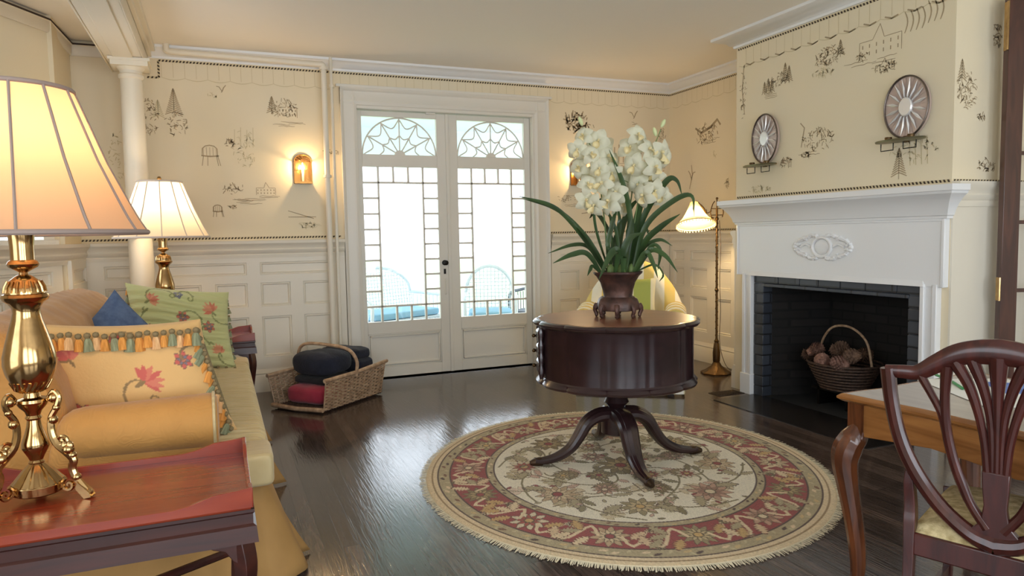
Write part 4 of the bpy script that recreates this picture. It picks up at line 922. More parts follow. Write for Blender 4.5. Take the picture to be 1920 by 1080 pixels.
m.tube(bez([Vector((0, 0, 1.47))+A_*.03, Vector((0, 0, 1.49))+A_*.09, Vector((0, 0, 1.56))+A_*.12, Vector((0, 0, 1.60))+A_*.155, Vector((0, 0, 1.63))+A_*.19, Vector((0, 0, 1.62))+A_*.215], 16), [.008]*10+[.006]*7, 8)
m.tube(bez([Vector((0, 0, 1.54))+A_*.05, Vector((0, 0, 1.52))+A_*.09, Vector((0, 0, 1.555))+A_*.1], 8), .004, 6)
m.build('bridge_arm', ABRASS, fl)
SHADEY = shade_mat('pleated_shade', (240, 216, 150), .4); SHW = shade_mat('white_silk_shade', (250, 236, 214), .62)
sc_ = Vector((0, 0, 1.62))+A_*.215
hold = M().lathe([(.035, .0), (.04, -.02), (.06, -.06), (.085, -.11), (.12, -.16), (.165, -.205), (.178, -.215)], 60, rf=lambda a, z: 1+.015*math.cos(30*a), cap=False).build('lamp_shade', SHADEY, fl, fix=False)
TILT = Matrix.Rotation(math.radians(-17), 4, RV); hold.rotation_mode = 'QUATERNION'; hold.rotation_quaternion = (Matrix.Rotation(math.radians(-18), 4, RV)).to_quaternion(); hold.location = sc_
tr = M().tube([(.18*math.cos(2*PI*i/48), .18*math.sin(2*PI*i/48), -.217) for i in range(48)], .006, 6, closed=True)
for i in range(40): a = 2*PI*i/40; tr.ball((.18*math.cos(a), .18*math.sin(a), -.232), (.005, .005, .009), 6)
tr.build('shade_trim', mat('cream_beads', (236, 214, 168), .6), hold)
M().lathe([(.012, 0), (.014, -.05), (.02, -.07), (.028, -.10), (.026, -.125), (.0, -.14)], 14).build('bulb', emit('floor_lamp_bulb', (255, 236, 190), 8), hold)
bp_ = Vector((4.34, 5.45, 0))+sc_+Vector((0, 0, -.15))-FV*.06
point('floor_lamp_light', bp_, 20, (1, .72, .38), .03)
m = M().tube(bez([(.02, -.01, 1.45), (.03, -.02, 1.2), (.018, -.02, .9), (.03, -.02, .6), (.02, -.02, .3), (.05, -.06, .1), (.14, -.06, .01)], 30), .003, 5); m.build('lamp_cord', mat('brown_cord', (90, 66, 44), .6), fl)

# ------------------------------------------------------------------ striped armchair in the corner
def stripes(name, c1, c2, sc=9, coord='Object', axis=0):
    m = bpy.data.materials.new(name); m.use_nodes = True; nt = m.node_tree; b = nt.nodes['Principled BSDF']; b.inputs['Roughness'].default_value = .85
    tc = nt.nodes.new('ShaderNodeTexCoord'); sp = nt.nodes.new('ShaderNodeSeparateXYZ'); nt.links.new(tc.outputs[coord], sp.inputs[0])
    mu = nt.nodes.new('ShaderNodeMath'); mu.operation = 'MULTIPLY'; mu.inputs[1].default_value = sc; nt.links.new(sp.outputs[axis], mu.inputs[0])
    fr = nt.nodes.new('ShaderNodeMath'); fr.operation = 'FRACT'; nt.links.new(mu.outputs[0], fr.inputs[0])
    r = nt.nodes.new('ShaderNodeValToRGB'); r.color_ramp.interpolation = 'CONSTANT'; r.color_ramp.elements[0].color = (*lin(c1), 1); r.color_ramp.elements[1].color = (*lin(c2), 1); r.color_ramp.elements[1].position = .5
    nt.links.new(fr.outputs[0], r.inputs[0]); nt.links.new(r.outputs[0], b.inputs['Base Color']); return m
STR = stripes('yellow_white_stripe', (240, 234, 214), (226, 200, 118), 6.0)
STRY = stripes('yellow_white_stripe_arm', (240, 234, 214), (226, 200, 118), 9.0, axis=1)
ac = thing('striped_armchair', 'upholstered tub armchair in yellow and white stripes in the corner behind the drum table', 'armchair', (3.36, 5.38, 0), math.radians(-35)); ac.scale = (1.13, 1.13, 1.06)
def softbox(mb, x0, x1, y0, y1, z0, z1, r=.05, n=10, puff=.0, e=.28):
    # rounded box (superellipsoid-like) with optional crown
    cx, cy, cz = (x0+x1)/2, (y0+y1)/2, (z0+z1)/2; hx, hy, hz = (x1-x0)/2, (y1-y0)/2, (z1-z0)/2
    def P(u, v):
        a = -PI/2+PI*u; b = 2*PI*v
        f = lambda t: math.copysign(abs(t)**e, t)
        ca, sa = f(math.cos(a)), f(math.sin(a)); cb, sb = f(math.cos(b)), f(math.sin(b))
        X, Y, Z = ca*cb, ca*sb, sa
        k = (1-abs(X)**2.5)*(1-abs(Y)**2.5)
        return (cx+hx*X, cy+hy*Y, cz+hz*Z+puff*math.copysign(k, Z)*(abs(Z) > .3))
    mb.grid(n*2, n*4, P, cv=True)
softbox(m := M(), -.36, .36, -.34, .34, .18, .36); m.build('seat_base', STR, ac)
softbox(m := M(), -.27, .27, -.36, .22, .34, .50, puff=.03); m.build('seat_cushion', STR, ac)
m = M()
def tub(u, v):
    a = PI*(-.10+1.2*u); top = .60+.44*math.sin(min(max((a+.05)/PI, 0), 1)*PI)**1.6 if True else 0
    top = .62+.42*max(0, math.sin(a))**1.5
    cx, cy = .34*math.cos(a), .05+.36*math.sin(a)*1.0
    k = 2*PI*v; th_ = .065+.01*math.sin(a); e = .5
    f = lambda t: math.copysign(abs(t)**e, t)
    lean = .10*max(0, math.sin(a))
    zz = .12+(top-.12)*(.5+.5*f(math.sin(k))); rad = th_*f(math.cos(k))*(1+.25*(zz > top-.12))
    kk = 1+lean*(zz-.4)
    return ((cx+rad*math.cos(a))*kk, (cy+rad*math.sin(a))*kk, zz)
m.grid(40, 24, tub, cv=True)
for s_ in (0, 1):
    m.add([tub(s_, j/24) for j in range(24)], [tuple(range(24))])
m.build('tub_back', STR, ac, ang=60)
for sx in (-.335, .335):
    m = M(); m.tube([(sx, -.36+.06*t, .60+.004*t) for t in range(8)], [.075, .082]+[.082]*5+[.07], 18); m.build('rolled_arm', STRY, ac)
m = M()
def skirt(u, v):
    q = [(-.38, .3), (-.38, -.36), (.38, -.36), (.38, .3)]; t = u*3; k = min(int(t), 2); w_ = t-k
    x, y = q[k][0]*(1-w_)+q[k+1][0]*w_, q[k][1]*(1-w_)+q[k+1][1]*w_; fl_ = 1+.05*(1-v)+.008*math.sin(u*110)
    return (x*fl_, y*fl_, .02+.2*v)
m.grid(90, 4, skirt); m.build('skirt', stripes('pale_stripe_skirt', (242, 238, 226), (232, 222, 184), 9), ac, fix=False)
for x, y in ((-.3, -.28), (.3, -.28), (-.3, .3), (.3, .3)): M().box(x-.025, x+.025, y-.025, y+.025, 0, .2).build('foot', DARKW, ac)
def pillow_mesh(mb, w, h, t, n=24, ridge=0, cu=.03, shear=0):
    for sgn in (1, -1):
        def fn(u, v):
            a, b = u*2-1, v*2-1; k = (max(0, 1-a**4)*max(0, 1-b**4))**.55
            sx = 1-cu*(1-abs(b)**2)*0-.05*(b*b)*0; inx = 1-.06*(1-b*b)*0
            x = a*w/2*(1-.05*(1-b*b)*abs(a)**3*1.0+.03*b*b*a*a); y = b*h/2*(1-.05*(1-a*a)*abs(b)**3+.03*b*b*a*a)
            z = sgn*t/2*k+ridge*math.sin(b*26+1.7*math.sin(a*3))*k
            return (x-shear*y, y, z)
        mb.grid(n, n, fn)
pc = M(); pillow_mesh(pc, .38, .40, .14)
gp = pc.build('green_striped_cushion', stripes('green_cream_stripe', (170, 176, 88), (238, 228, 190), 3.4), None, fix=False); gp.location = (3.41, 5.42, .75); gp.rotation_euler = (math.radians(72), 0, math.radians(-35))
tag(gp, 'green and cream striped cushion leaning in the striped armchair', 'cushion')

# ------------------------------------------------------------------ sofa
sf = thing('sofa', 'gold quilted skirted sofa with rolled arms along the left side of the room', 'sofa', (-.4, 4.1, 0))
def spart(name, m, mt, **k): return part(name, m, mt, sf, **k)
m = M(); softbox(m, -.98, .06, 2.95, 5.33, .12, .40, n=8); spart('sofa_base', m, SKIRT)
m = M()
PB = [(-.54, .40), (-.53, .66), (-.56, .82), (-.62, .96), (-.72, 1.035), (-.80, 1.06), (-.88, 1.03), (-.94, .93), (-.98, .7), (-1.0, .4), (-.98, .14), (-.52, .14)]
def backfn(u, v):
    y = 2.99+2.30*u; k = v*len(PB); i = int(k) % len(PB); t = k-int(k); a, b = PB[i], PB[(i+1) % len(PB)]
    x, z = a[0]*(1-t)+b[0]*t, a[1]*(1-t)+b[1]*t; e = (abs(u*2-1))
    hump = .03*math.sin(PI*u)-.05*max(0, e-.9)*10*(z > .7)*.4
    if e > .97: x = x+( -.74-x)*.12; z = z+(.6-z)*.06
    return (x, y, z+hump*(z > .8)+.003*math.sin(y*40)*(z > .8))
m.grid(60, 48, backfn, cv=True)
for u in (0, 1): m.add([backfn(u, j/48) for j in range(48)], [tuple(range(48))])
spart('backrest', m, SOFA, ang=70)
def arm(yc, sgn, nm='arm'):
    m = M(); softbox(m, -.60, -.035, yc-.085, yc+.085, .12, .66, n=8); o = spart(nm, m, SOFA)
    r = M(); pr = [(-.57, .02), (-.565, .05), (-.55, .075), (-.52, .095), (-.48, .103), (-.1, .11), (-.06, .112), (-.04, .108), (-.028, .095), (-.024, .06), (-.023, .0)]
    r.lathe([(max(b, 1e-4), a) for a, b in pr], 36, cap=False); r.v = [(z, yc-.012*sgn*-1+x*1.02, .642+y*.98) for x, y, z in r.v]
    q = r.build('arm_roll', SOFA, o)
    g = M().tube([(-.040, yc-.012*sgn*-1+.112*math.cos(2*PI*i/30), .642+.11*math.sin(2*PI*i/30)) for i in range(30)], .006, 6, closed=True); g.build('piping', SOFAS, o)
arm(3.02, -1); arm(5.25, 1)
m = M()
def cush(x0, x1, y0, y1, z0, z1):
    n = 90
    prof = [(x0, z0), (x0, z1), (x0+.3*(x1-x0), z1+.012), (x0+.8*(x1-x0), z1+.012), (x1-.03, z1+.004), (x1-.006, z1-.012), (x1, z1-.035), (x1+.006, (z0+z1)/2), (x1, z0+.03), (x1-.02, z0)]
    K = 60; P_ = []
    L = len(prof)
    for j in range(K+1):
        t = j/K*(L-1); i = min(int(t), L-2); f = t-i; P_.append((prof[i][0]*(1-f)+prof[i+1][0]*f, prof[i][1]*(1-f)+prof[i+1][1]*f))
    def fn(u, v):
        y = y0+(y1-y0)*u; x, z = P_[int(round(v*K))]; ripple = .0085*math.sin(y*125+1.6*math.sin(x*7+y*5))*(1 if z > z0+.02 else 0)
        e = min(1, min(u, 1-u)*18)**.5
        return (x-(.02*(1-e) if x > x0+.1 else 0), y, z-(1-e)*.02*(1 if z > (z0+z1)/2 else -1)+ripple)
    m.grid(n*3, K, fn)
    for u in (0, 1): m.add([fn(u, j/K) for j in range(K+1)], [tuple(range(K+1))])
cush(-.52, .165, 3.10, 5.17, .385, .515); spart('seat_cushion', m, SOFAS, ang=60)
for nm, y0, y1 in (('cushion_end', 2.87, 3.12), ('cushion_end', 5.15, 5.40)):
    m = M(); softbox(m, -.03, .17, y0, y1, .385, .52, n=9); spart(nm, m, SOFAS)
m = M()
SKP = [(-.98, 2.90), (.04, 2.90), (.13, 2.93), (.15, 3.02), (.15, 5.25), (.12, 5.36), (-.98, 5.36)]
seg = [0]
for a, b in zip(SKP, SKP[1:]): seg.append(seg[-1]+math.hypot(b[0]-a[0], b[1]-a[1]))
def skf(u, v):
    s = u*seg[-1]; i = max(k for k in range(len(seg)-1) if seg[k] <= s+1e-9); t = (s-seg[i])/(seg[i+1]-seg[i]); a, b = SKP[i], SKP[i+1]
    x, y = a[0]+(b[0]-a[0])*t, a[1]+(b[1]-a[1])*t; dx, dy = (b[0]-a[0]), (b[1]-a[1]); l = math.hypot(dx, dy); nx, ny = dy/l, -dx/l
    corner = math.exp(-((s-(seg[2]+.06))/.12)**2)+.5*math.exp(-((s-(seg[1]-.42))/.05)**2)
    fl_ = (1-v)*(.045+.012*math.sin(s*30)+.11*corner)*(1 if i > 0 or t > .3 else t/.3)
    if i == 0: fl_ *= .25+.5*t
    return (x+nx*fl_, y+ny*fl_, .012+.385*v+(1-v)*.0)
m.grid(220, 10, skf); o = spart('skirt', m, SKIRT, fix=False, ang=70); sd = o.modifiers.new('t', 'SOLIDIFY'); sd.thickness = .006
for y, k in ((3.07, 1.0), (4.02, .9), (4.9, .8)):
    m = M()
    def flap(u, v, y=y, k=k):
        z = .39-.378*u; x1 = .158+k*.155*u**1.5; x = .10+(x1-.10)*v
        return (x, y-.05*u*(1-v)+.035*u*v*k+.012*math.sin(v*5)*u, z)
    m.grid(14, 8, flap); o = spart('skirt_pleat', m, SKIRT, fix=False, ang=70); sd = o.modifiers.new('t', 'SOLIDIFY'); sd.thickness = .006
for x, y in ((-.9, 3.05), (-.9, 5.2), (0, 3.05), (0, 5.2)): spart('foot', M().box(x-.03, x+.03, y-.03, y+.03, 0, .14), DARKW)

# pillows on the sofa
def painted_pillow(w, h, t, base, painter, name, mt, parent, n=110, ridge=0.0, shear=0):
    g = M(); pillow_mesh(g, w, h, t, n, ridge, shear=shear); uv = np.array([(i/n*2-1, j/n*2-1) for _ in range(2) for i in range(n+1) for j in range(n+1)])
    p = Paint(uv[:, 0]*w/2, uv[:, 1]*h/2, base); painter(p)
    return g.build(name, mt, parent, col=p.c, fix=False, ang=80)
CLOTHP = mat('embroidered_cloth', (220, 190, 130), .8, attr=True, bump=.15, bscale=90, sheen=.2)
RG = random.Random(5)
def emb(p, w, h, reds, vine, blue, spots, sc=1):
    for (x, y, R, a, k) in spots:
        if k == 0:
            for i in range(7): p.petal(x, y, a+(i-3)*.42, R*(1-.08*abs(i-3)), R*.13, RG.choice(reds), None)
            p.petal(x, y, a+PI, R*.5, R*.1, vine)
        elif k == 1: p.flower(x, y, R*.8, 6, reds[0], blue, reds[1], a, edge=(130, 96, 80))
        else: p.flower(x, y, R*.8, 5, blue, (150, 150, 150), (226, 210, 150), a, edge=(96, 96, 100))
    for (x, y, R, a, sg) in [(q[0], q[1], q[2]*2.3, q[3]+2, 1 if i % 2 else -1) for i, q in enumerate(spots)]:
        pts = [(x+R*t/12*math.cos(a+sg*t*.19), y+R*t/12*math.sin(a+sg*t*.19)) for t in range(13)]
        p.line(pts, .0042, vine, .9); e = pts[-1]; p.line(arc(e[0]-.02, e[1], .02, 0, sg*4.5, 10, .3), .0036, vine, .9)
        for k in (4, 7, 10): p.petal(pts[k][0], pts[k][1], a+sg*(k*.19+.9), .028, .006, vine)
TAS = {k: mat(k+'_tassel', c, .85, rgb2=c2, vscale=120, stretch=(1, 1, .1)) for k, c, c2 in (('gold', (226, 160, 78), (196, 128, 54)), ('peach', (228, 186, 134), (200, 152, 100)), ('sage', (152, 156, 122), (118, 122, 92)))}
KNOT = mat('tassel_knot', (128, 112, 78), .85)
def tassel(t, p, tilt, kind, s=1):
    m = M(); m.lathe([(.0, .004), (.009, 0), (.011, -.008), (.007, -.016)], 10, m=1); m.lathe([(.007, -.016), (.012, -.026), (.016, -.05), (.018, -.058), (.0, -.052)], 14, rf=lambda a, z: 1+.09*math.cos(6*a))
    o = m.build('tassel', [TAS[kind], KNOT], t); o.location = p; o.rotation_euler = tilt; o.scale = (s,)*3; return o
pw = thing('tasselled_pillow', 'large peach floral pillow with tassel fringe, leaning on the near sofa arm', 'pillow', (-.32, 3.275, .77))
PR_ = (math.radians(91), math.radians(2), 0)
sp_ = [(-.20, .12, .07, 1.9, 0), (.03, .02, .085, .5, 0), (.16, -.15, .06, 0, 2), (-.05, -.17, .07, 2.8, 0), (.2, .10, .05, .3, 1), (-.22, -.1, .06, 1, 1), (-.02, .19, .04, 0, 1)]
bd = painted_pillow(.60, .50, .19, (216, 174, 112), lambda p: emb(p, .6, .5, [(196, 96, 84), (206, 120, 96)], (140, 114, 76), (120, 116, 128), sp_), 'pillow_body', CLOTHP, pw, shear=.3)
from mathutils import Euler
EM = Euler(PR_).to_matrix(); bd.rotation_euler = PR_
kk = ['gold', 'sage', 'gold', 'gold', 'peach', 'gold', 'sage', 'peach', 'gold', 'sage']
for i in range(20):
    u = -.285+.57*i/19; p = EM @ Vector((u-.3*.228, .228+.012*abs(u)*3, 0)); p += Vector((0, -.088, -.012+.004*math.sin(i*2.1))); tassel(pw, p, (RG.uniform(-.15, .1), RG.uniform(-.12, .12), RG.uniform(0, 3)), kk[i % 10], 1.05+.3*RG.random())
for i in range(15):
    v = .22-.46*i/14; p = EM @ Vector((.287+.01*abs(v)-.3*v, v, 0)); p += Vector((.0, -.045, 0)); tassel(pw, p, (RG.uniform(-.2, .1), RG.uniform(.2, .7), 0), kk[(i*3) % 10], 1.1)
br_ = M(); br_.tube([EM @ Vector((x-.3*y, y, 0)) for x, y in [(-.285, .235), (-.1, .228), (.1, .228), (.288, .238), (.287, .1), (.287, -.1), (.29, -.24)]], .008, 8); br_.build('braid', KNOT, pw)

gpw = thing('green_floral_pillow', 'pale green crinkled floral pillow propped on the far sofa arm', 'pillow', (-.235, 5.0, .80))
GR_ = (math.radians(72), math.radians(8), math.radians(-4)); EM2 = Euler(GR_).to_matrix()
sp2 = [(-.17, .14, .07, .6, 0), (.2, .10, .075, 2.2, 0), (.02, .05, .05, 0, 1), (.22, -.16, .06, 1.9, 0), (0, .2, .04, 0, 2), (.17, .0, .05, .6, 1), (-.16, -.05, .06, 2, 1), (.02, -.15, .06, 1, 0)]
bd = painted_pillow(.60, .50, .17, (192, 192, 134), lambda p: emb(p, .6, .5, [(196, 112, 84), (206, 140, 104)], (132, 134, 84), (120, 116, 128), sp2), 'pillow_body', mat('crinkled_green_cloth', (192, 192, 134), .8, attr=True, bump=.9, bscale=10, stretch=(1, 5, 1), sheen=.2), gpw, ridge=.010, shear=.2)
bd.rotation_euler = GR_
for i in range(9): p = EM2 @ Vector((-.295-.2*(.23-.05*i), .23-.05*i, 0)); tassel(gpw, p, (RG.uniform(-.2, .2), RG.uniform(-.3, .3), 0), 'sage' if i % 3 else 'gold', .9)
for i in range(11): p = EM2 @ Vector((-.17+.052*i, -.245, .03)); tassel(gpw, p, (1.1, RG.uniform(-.3, .3), RG.uniform(-.3, .3)), kk[i % 10], .8)
for i in range(9): p = EM2 @ Vector((.295-.2*(.2-.05*i), .2-.05*i, 0)); tassel(gpw, p, (RG.uniform(-.2, .2), RG.uniform(-.2, .4), 0), 'sage', .7)
m = M(); pillow_mesh(m, .42, .42, .13, 24)
o = m.build('blue_pillow', mat('blue_linen', (96, 116, 150), .85, rgb2=(76, 96, 130), vscale=30, bump=.3, bscale=80), None, fix=False); o.location = (-.50, 4.22, .80); o.rotation_euler = (Euler((math.radians(80), 0, math.radians(38))).to_matrix() @ Matrix.Rotation(math.radians(40), 3, 'Z')).to_euler()
tag(o, 'plain blue pillow standing on its corner against the sofa back', 'pillow')

# ------------------------------------------------------------------ tray-top side tables
def tray_table(label, loc):
    t = thing('tray_side_table', label, 'side table', loc, 0, 'red mahogany tray tables at the sofa ends')
    hx, hy = .405, .28
    M().box(-hx+.004, hx-.004, -hy+.004, hy-.004, .585, .603).build('tray_bottom', MAHOG, t, bev=.002)
    m = M()
    def rim(L): return [(-L, .0), (L, .0)]+[(L*(1-2*k/40), interp([0, .06, .12, .2, .25, .75, .8, .88, .94, 1], [.058, .052, .05, .03, .024, .024, .03, .05, .052, .058], k/40)) for k in range(41)]
    for s in (-1, 1): m.prism(rim(hx), lambda a, b, q, s=s: (a, s*(hy-.004)+q, .585+.012+b), -.005, .007)
    for s in (-1, 1): m.prism(rim(hy), lambda a, b, q, s=s: (s*(hx-.004)+q, a, .585+.012+b), -.006, .006)
    m.build('tray_rim', MAHOG, t, bev=.0015)
    m = M(); m.sweep([(-hx, -hy), (-hx, hy), (hx, hy), (hx, -hy)], [(-.004, .594), (-.004, .585), (0, .58), (0, .552), (-.008, .546), (-.012, .50), (.02, .50), (.02, .584)], closed=True); m.build('apron', DMAHOG, t)
    for sx in (-1, 1):
        for sy in (-1, 1):
            dd = Vector((sx, sy, 0)).normalized(); c0 = Vector((sx*(hx-.04), sy*(hy-.04), 0))
            pts = [c0+dd*o_+Vector((0, 0, z)) for o_, z in ((-.005, .55), (.012, .48), (.022, .42), (.014, .34), (.0, .24), (-.012, .14), (-.008, .06), (.012, .015))]
            m = M(); m.tube(bez(pts, 22), [interp([0, .15, .3, .7, .9, 1], [.03, .034, .032, .02, .018, .026], i/22) for i in range(23)], 4, up=dd)
            m.prism([(0, 0), (-.11, 0), (-.08, -.02), (-.05, -.03), (-.03, -.06), (-.012, -.075), (0, -.08)], lambda a, b, q: (c0.x+sx*(a+.012), c0.y+sy*(.014+q), .505+b), -.012, .012)
            m.prism([(0, 0), (-.11, 0), (-.08, -.02), (-.05, -.03), (-.03, -.06), (-.012, -.075), (0, -.08)], lambda a, b, q: (c0.x+sx*(.014+q), c0.y+sy*(a+.012), .505+b), -.012, .012)
            m.lathe([(.0, 0), (.028, .0), (.03, .012), (.02, .022)], 12, (c0.x+dd.x*.012, c0.y+dd.y*.012, 0)); m.build('leg', DMAHOG, t, bev=.002)
    for s in (-1, 1): M().tube([(-(hx-.04), -s*(hy-.04), .27), (0, 0, .285), ((hx-.04), s*(hy-.04), .27)], .014, 8).build('cross_stretcher', DMAHOG, t)
    return t
tray_table('red mahogany tray-top side table in the foreground at the near sofa end', (-.345, 2.37, 0))
tray_table('red mahogany tray-top side table behind the far sofa arm by the wainscot', (-.175, 5.90, 0))

# ------------------------------------------------------------------ brass table lamps
SHT = shade_mat('tan_silk_shade', (238, 196, 158), .55)
def table_lamp(label, loc, smat, trim, power, rz=0, col=(1, .74, .45), fin=True):
    t = thing('brass_table_lamp', label, 'table lamp', loc, rz, 'brass table lamps on the sofa end tables')
    P = [(.062, .022), (.068, .026), (.07, .048), (.066, .054), (.0, .054)]
    M().lathe(P, 48).build('base_disc', BRASS, t)
    M().lathe([(.066, .052), (.055, .065), (.04, .085), (.026, .10), (.018, .108), (.0, .108)], 60, rf=lambda a, z: 1+.07*abs(math.sin(7*a))).build('leaf_dome', BRASS, t)
    m = M().lathe([(.018, .105), (.021, .112), (.017, .118), (.021, .128), (.030, .145), (.036, .158), (.034, .172), (.026, .195), (.019, .22), (.017, .236), (.022, .242), (.018, .25), (.022, .262), (.036, .278), (.042, .29), (.04, .298), (.022, .303), (.018, .32), (.03, .326), (.0, .33)], 40); m.build('lower_vase', BRASS, t)
    m = M()
    for k in range(22): a = 2*PI*k/22; m.tube([(.026*math.cos(a), .026*math.sin(a), .322), (.040*math.cos(a+.1), .040*math.sin(a+.1), .330), (.045*math.cos(a+.25), .045*math.sin(a+.25), .342), (.05*math.cos(a+.3), .05*math.sin(a+.3), .352)], .0052, 6)
    m.build('gadroon_ring', BRASS, t)
    m = M().lathe([(.038, .325), (.052, .35), (.062, .375), (.067, .40), (.066, .425), (.058, .46), (.047, .50), (.038, .53), (.034, .55), (.036, .565), (.046, .58), (.0, .58)], 56); m.build('vase_body', BRASS, t)
    m = M().lathe([(.046, .578), (.056, .586), (.060, .594), (.056, .602), (.05, .604), (.05, .608), (.046, .625), (.038, .64), (.024, .652), (.014, .658), (.0, .658)], 48); m.build('ribbed_collar', BRASS, t)
    m = M()
    for k in range(18): a = 2*PI*k/18; m.tube([(r*math.cos(a), r*math.sin(a), z) for r, z in ((.051, .608), (.048, .624), (.040, .64))], .0042, 6)
    m.build('collar_ribs', BRASS, t)
    m = M().lathe([(.013, .656), (.011, .665), (.022, .672), (.036, .68), (.04, .688), (.036, .696), (.030, .70), (.030, .74), (.034, .79), (.04, .80), (.0, .80)], 40); m.build('neck', BRASS, t)
    for k in range(3):
        a = -.35+2*PI*k/3; ca, sa = math.cos(a), math.sin(a); R2 = lambda r, z: (r*ca, r*sa, z)
        m = M(); m.tube(bez([R2(.045, .30), R2(.062, .32), R2(.075, .30), R2(.066, .27), R2(.05, .24), R2(.048, .20), R2(.06, .165), R2(.085, .14), R2(.105, .115), R2(.10, .09), R2(.11, .06), R2(.13, .03), R2(.142, .012)], 40), [interp([0, .3, .55, .8, 1], [.006, .009, .012, .011, .010], i/40) for i in range(41)], 8)
        for c in ((.06, .30, .016), (.055, .235, .014), (.092, .145, .017), (.103, .128, .012), (.066, .27, .011), (.112, .062, .013), (.14, .014, .014)): m.ball(R2(c[0], c[1]), c[2], 10)
        m.tube(arc3 := [R2(.075+.018*(1-i/16)*math.cos(i*.55), .17+.018*(1-i/16)*math.sin(i*.55)) for i in range(17)], .005, 6)
        m.tube([R2(.088+.022*(1-i/16)*math.cos(2+i*.5), .04+.022*(1-i/16)*math.sin(2+i*.5)) for i in range(17)], .006, 6)
        pr = [(.118, .05), (.15, .018), (.155, .004), (.135, .0), (.112, .03)]
        m.prism(pr, lambda x, z, q: (x*ca-q*sa, x*sa+q*ca, z), -.014, .014)
        for q_ in range(3): m.ball(R2(.07+.014*q_, .155+.0*q_), (.01, .01, .016), 8)
        m.build('scroll_foot', BRASS, t, bev=.001)
    zb, zt, rb, rt = .775, 1.18, .322, .150
    prof = [(interp([0, .12, .5, 1], [rb, rb-.028, .5*(rb+rt)-.012, rt], v), zb+(zt-zb)*v) for v in [i/10 for i in range(11)]]
    m = M().lathe(prof, 96, cap=False); sh = m.build('lamp_shade', smat, t, fix=False)
    m = M()
    for k in range(12):
        a = 2*PI*k/12+.18; m.tube([((r+.0015)*math.cos(a), (r+.0015)*math.sin(a), z) for r, z in prof], .0042, 6)
    m.tube([(rb*math.cos(2*PI*i/96), rb*math.sin(2*PI*i/96), zb) for i in range(96)], .008, 8, closed=True, flat=1); m.tube([(rt*math.cos(2*PI*i/72), rt*math.sin(2*PI*i/72), zt) for i in range(72)], .007, 8, closed=True)
    m.build('shade_trim', trim, sh)
    m = M()
    for k in range(3): a = 2*PI*k/3; m.bar((0, 0, zt-.02), (rt*math.cos(a), rt*math.sin(a), zt-.003), .003, .003)
    m.tube([(0, 0, .80), (0, 0, zt)], .005, 8)
    if fin: m.lathe([(.0, 1.18), (.012, 1.19), (.016, 1.205), (.01, 1.22), (.0, 1.222)], 14); m.build('harp', BRASS, t)
    M().lathe([(.012, .85), (.014, .88), (.03, .93), (.028, .955), (.0, .98)], 14, (.045, 0, 0)).build('bulb', emit('lamp_bulb', (255, 226, 176), 8), t)
    point('table_lamp_light', (loc[0], loc[1], loc[2]+1.0), power, col, .05)
    return t
table_lamp('brass table lamp with tan shade on the foreground tray table, cropped by the left edge', (-.515, 2.415, .604), SHT, mat('taupe_trim', (150, 132, 122), .7), 6, fin=False)
table_lamp('brass table lamp with white shade behind the sofa in front of the column', (-.37, 5.86, .604), SHW, mat('white_trim_tape', (214, 200, 188), .7), 11, .4)

# ------------------------------------------------------------------ wicker basket with blankets
ub = Vector((.753, .658, 0)); vb = Vector((-.658, .753, 0))
bs = thing('wicker_basket', 'open-fronted pale wicker log basket on the floor left of the french doors', 'basket', (.81, 5.98, 0), math.atan2(.658, .753))
HL, HW = .36, .25
def side(y, sg):
    m = M()
    for k in range(17):
        z = .025+.0135*k; fl_ = .045*z/.25
        m.tube([(-HL-.02*z/.25+(2*HL+.04*z/.25)*i/40, sg*(y+fl_)+.006*math.sin(PI*i/2*1.0+PI*k), z+.03*max(0, (i/40-.5))*2*z/.25) for i in range(41)], .0056, 5)
    for i in range(15): x = -HL+2*HL*i/14; m.tube([(x, sg*y, .02), (x*1.04, sg*(y+.045), .255+.03*max(0, x/HL))], .006, 5)
    return m
for sg in (-1, 1): side(HW, sg).build('woven_side', WICK, bs)
for sg in (-1, 1):
    M().tube([(-HL-.03, sg*(HW+.045), .262), (0, sg*(HW+.05), .266), (HL+.035, sg*(HW+.05), .292)], .016, 8).build('rim', WICK, bs)
m = M()
for k in range(15): m.tube([(HL+.01+.05*(.02+.0135*k)/.25+.005*math.sin(PI*i/2+PI*k), -HW+2*HW*i/30, .022+.0135*k) for i in range(31)], .0068, 5)
m.build('woven_end', WICKD, bs)
m = M()
for k in range(26): m.tube([(-HL+2*HL*k/25, -HW, .018), (-HL+2*HL*k/25, HW, .018)], .010, 5)
m.build('basket_floor', WICKD, bs)
M().tube([(-HL-.02, -HW-.01, .03), (-HL-.035, 0, .024), (-HL-.02, HW+.01, .03)], .018, 8).build('front_lip', WICK, bs)
M().tube(bez([(-.02, -HW-.05, .24), (-.02, -HW-.06, .36), (-.02, -HW+.03, .45), (-.02, 0, .475), (-.02, HW-.03, .47), (-.02, HW+.05, .40), (-.02, HW+.05, .25)], 28), .014, 9).build('handle', WICK, bs)
def folded(name, label, x0, x1, y0, y1, layers, mt, rz=0, seed=0, cat='blanket', grp=None, e=.4):
    m = M(); r_ = random.Random(seed)
    for (z0, z1, dx, dy) in layers: softbox(m, x0+dx, x1+dx, y0+dy, y1+dy, z0, z1, n=14, puff=.006, e=e)
    R = Matrix.Rotation(bs.rotation_euler.z+rz, 3, 'Z'); o = m.build(name, mt); o.location = bs.location; o.rotation_euler = (0, 0, bs.rotation_euler.z+rz)
    d = o.modifiers.new('n', 'DISPLACE'); tx = bpy.data.textures.new('fold', 'CLOUDS'); tx.noise_scale = .12; d.texture = tx; d.strength = .022; d.mid_level = .5
    return tag(o, label, cat, grp)
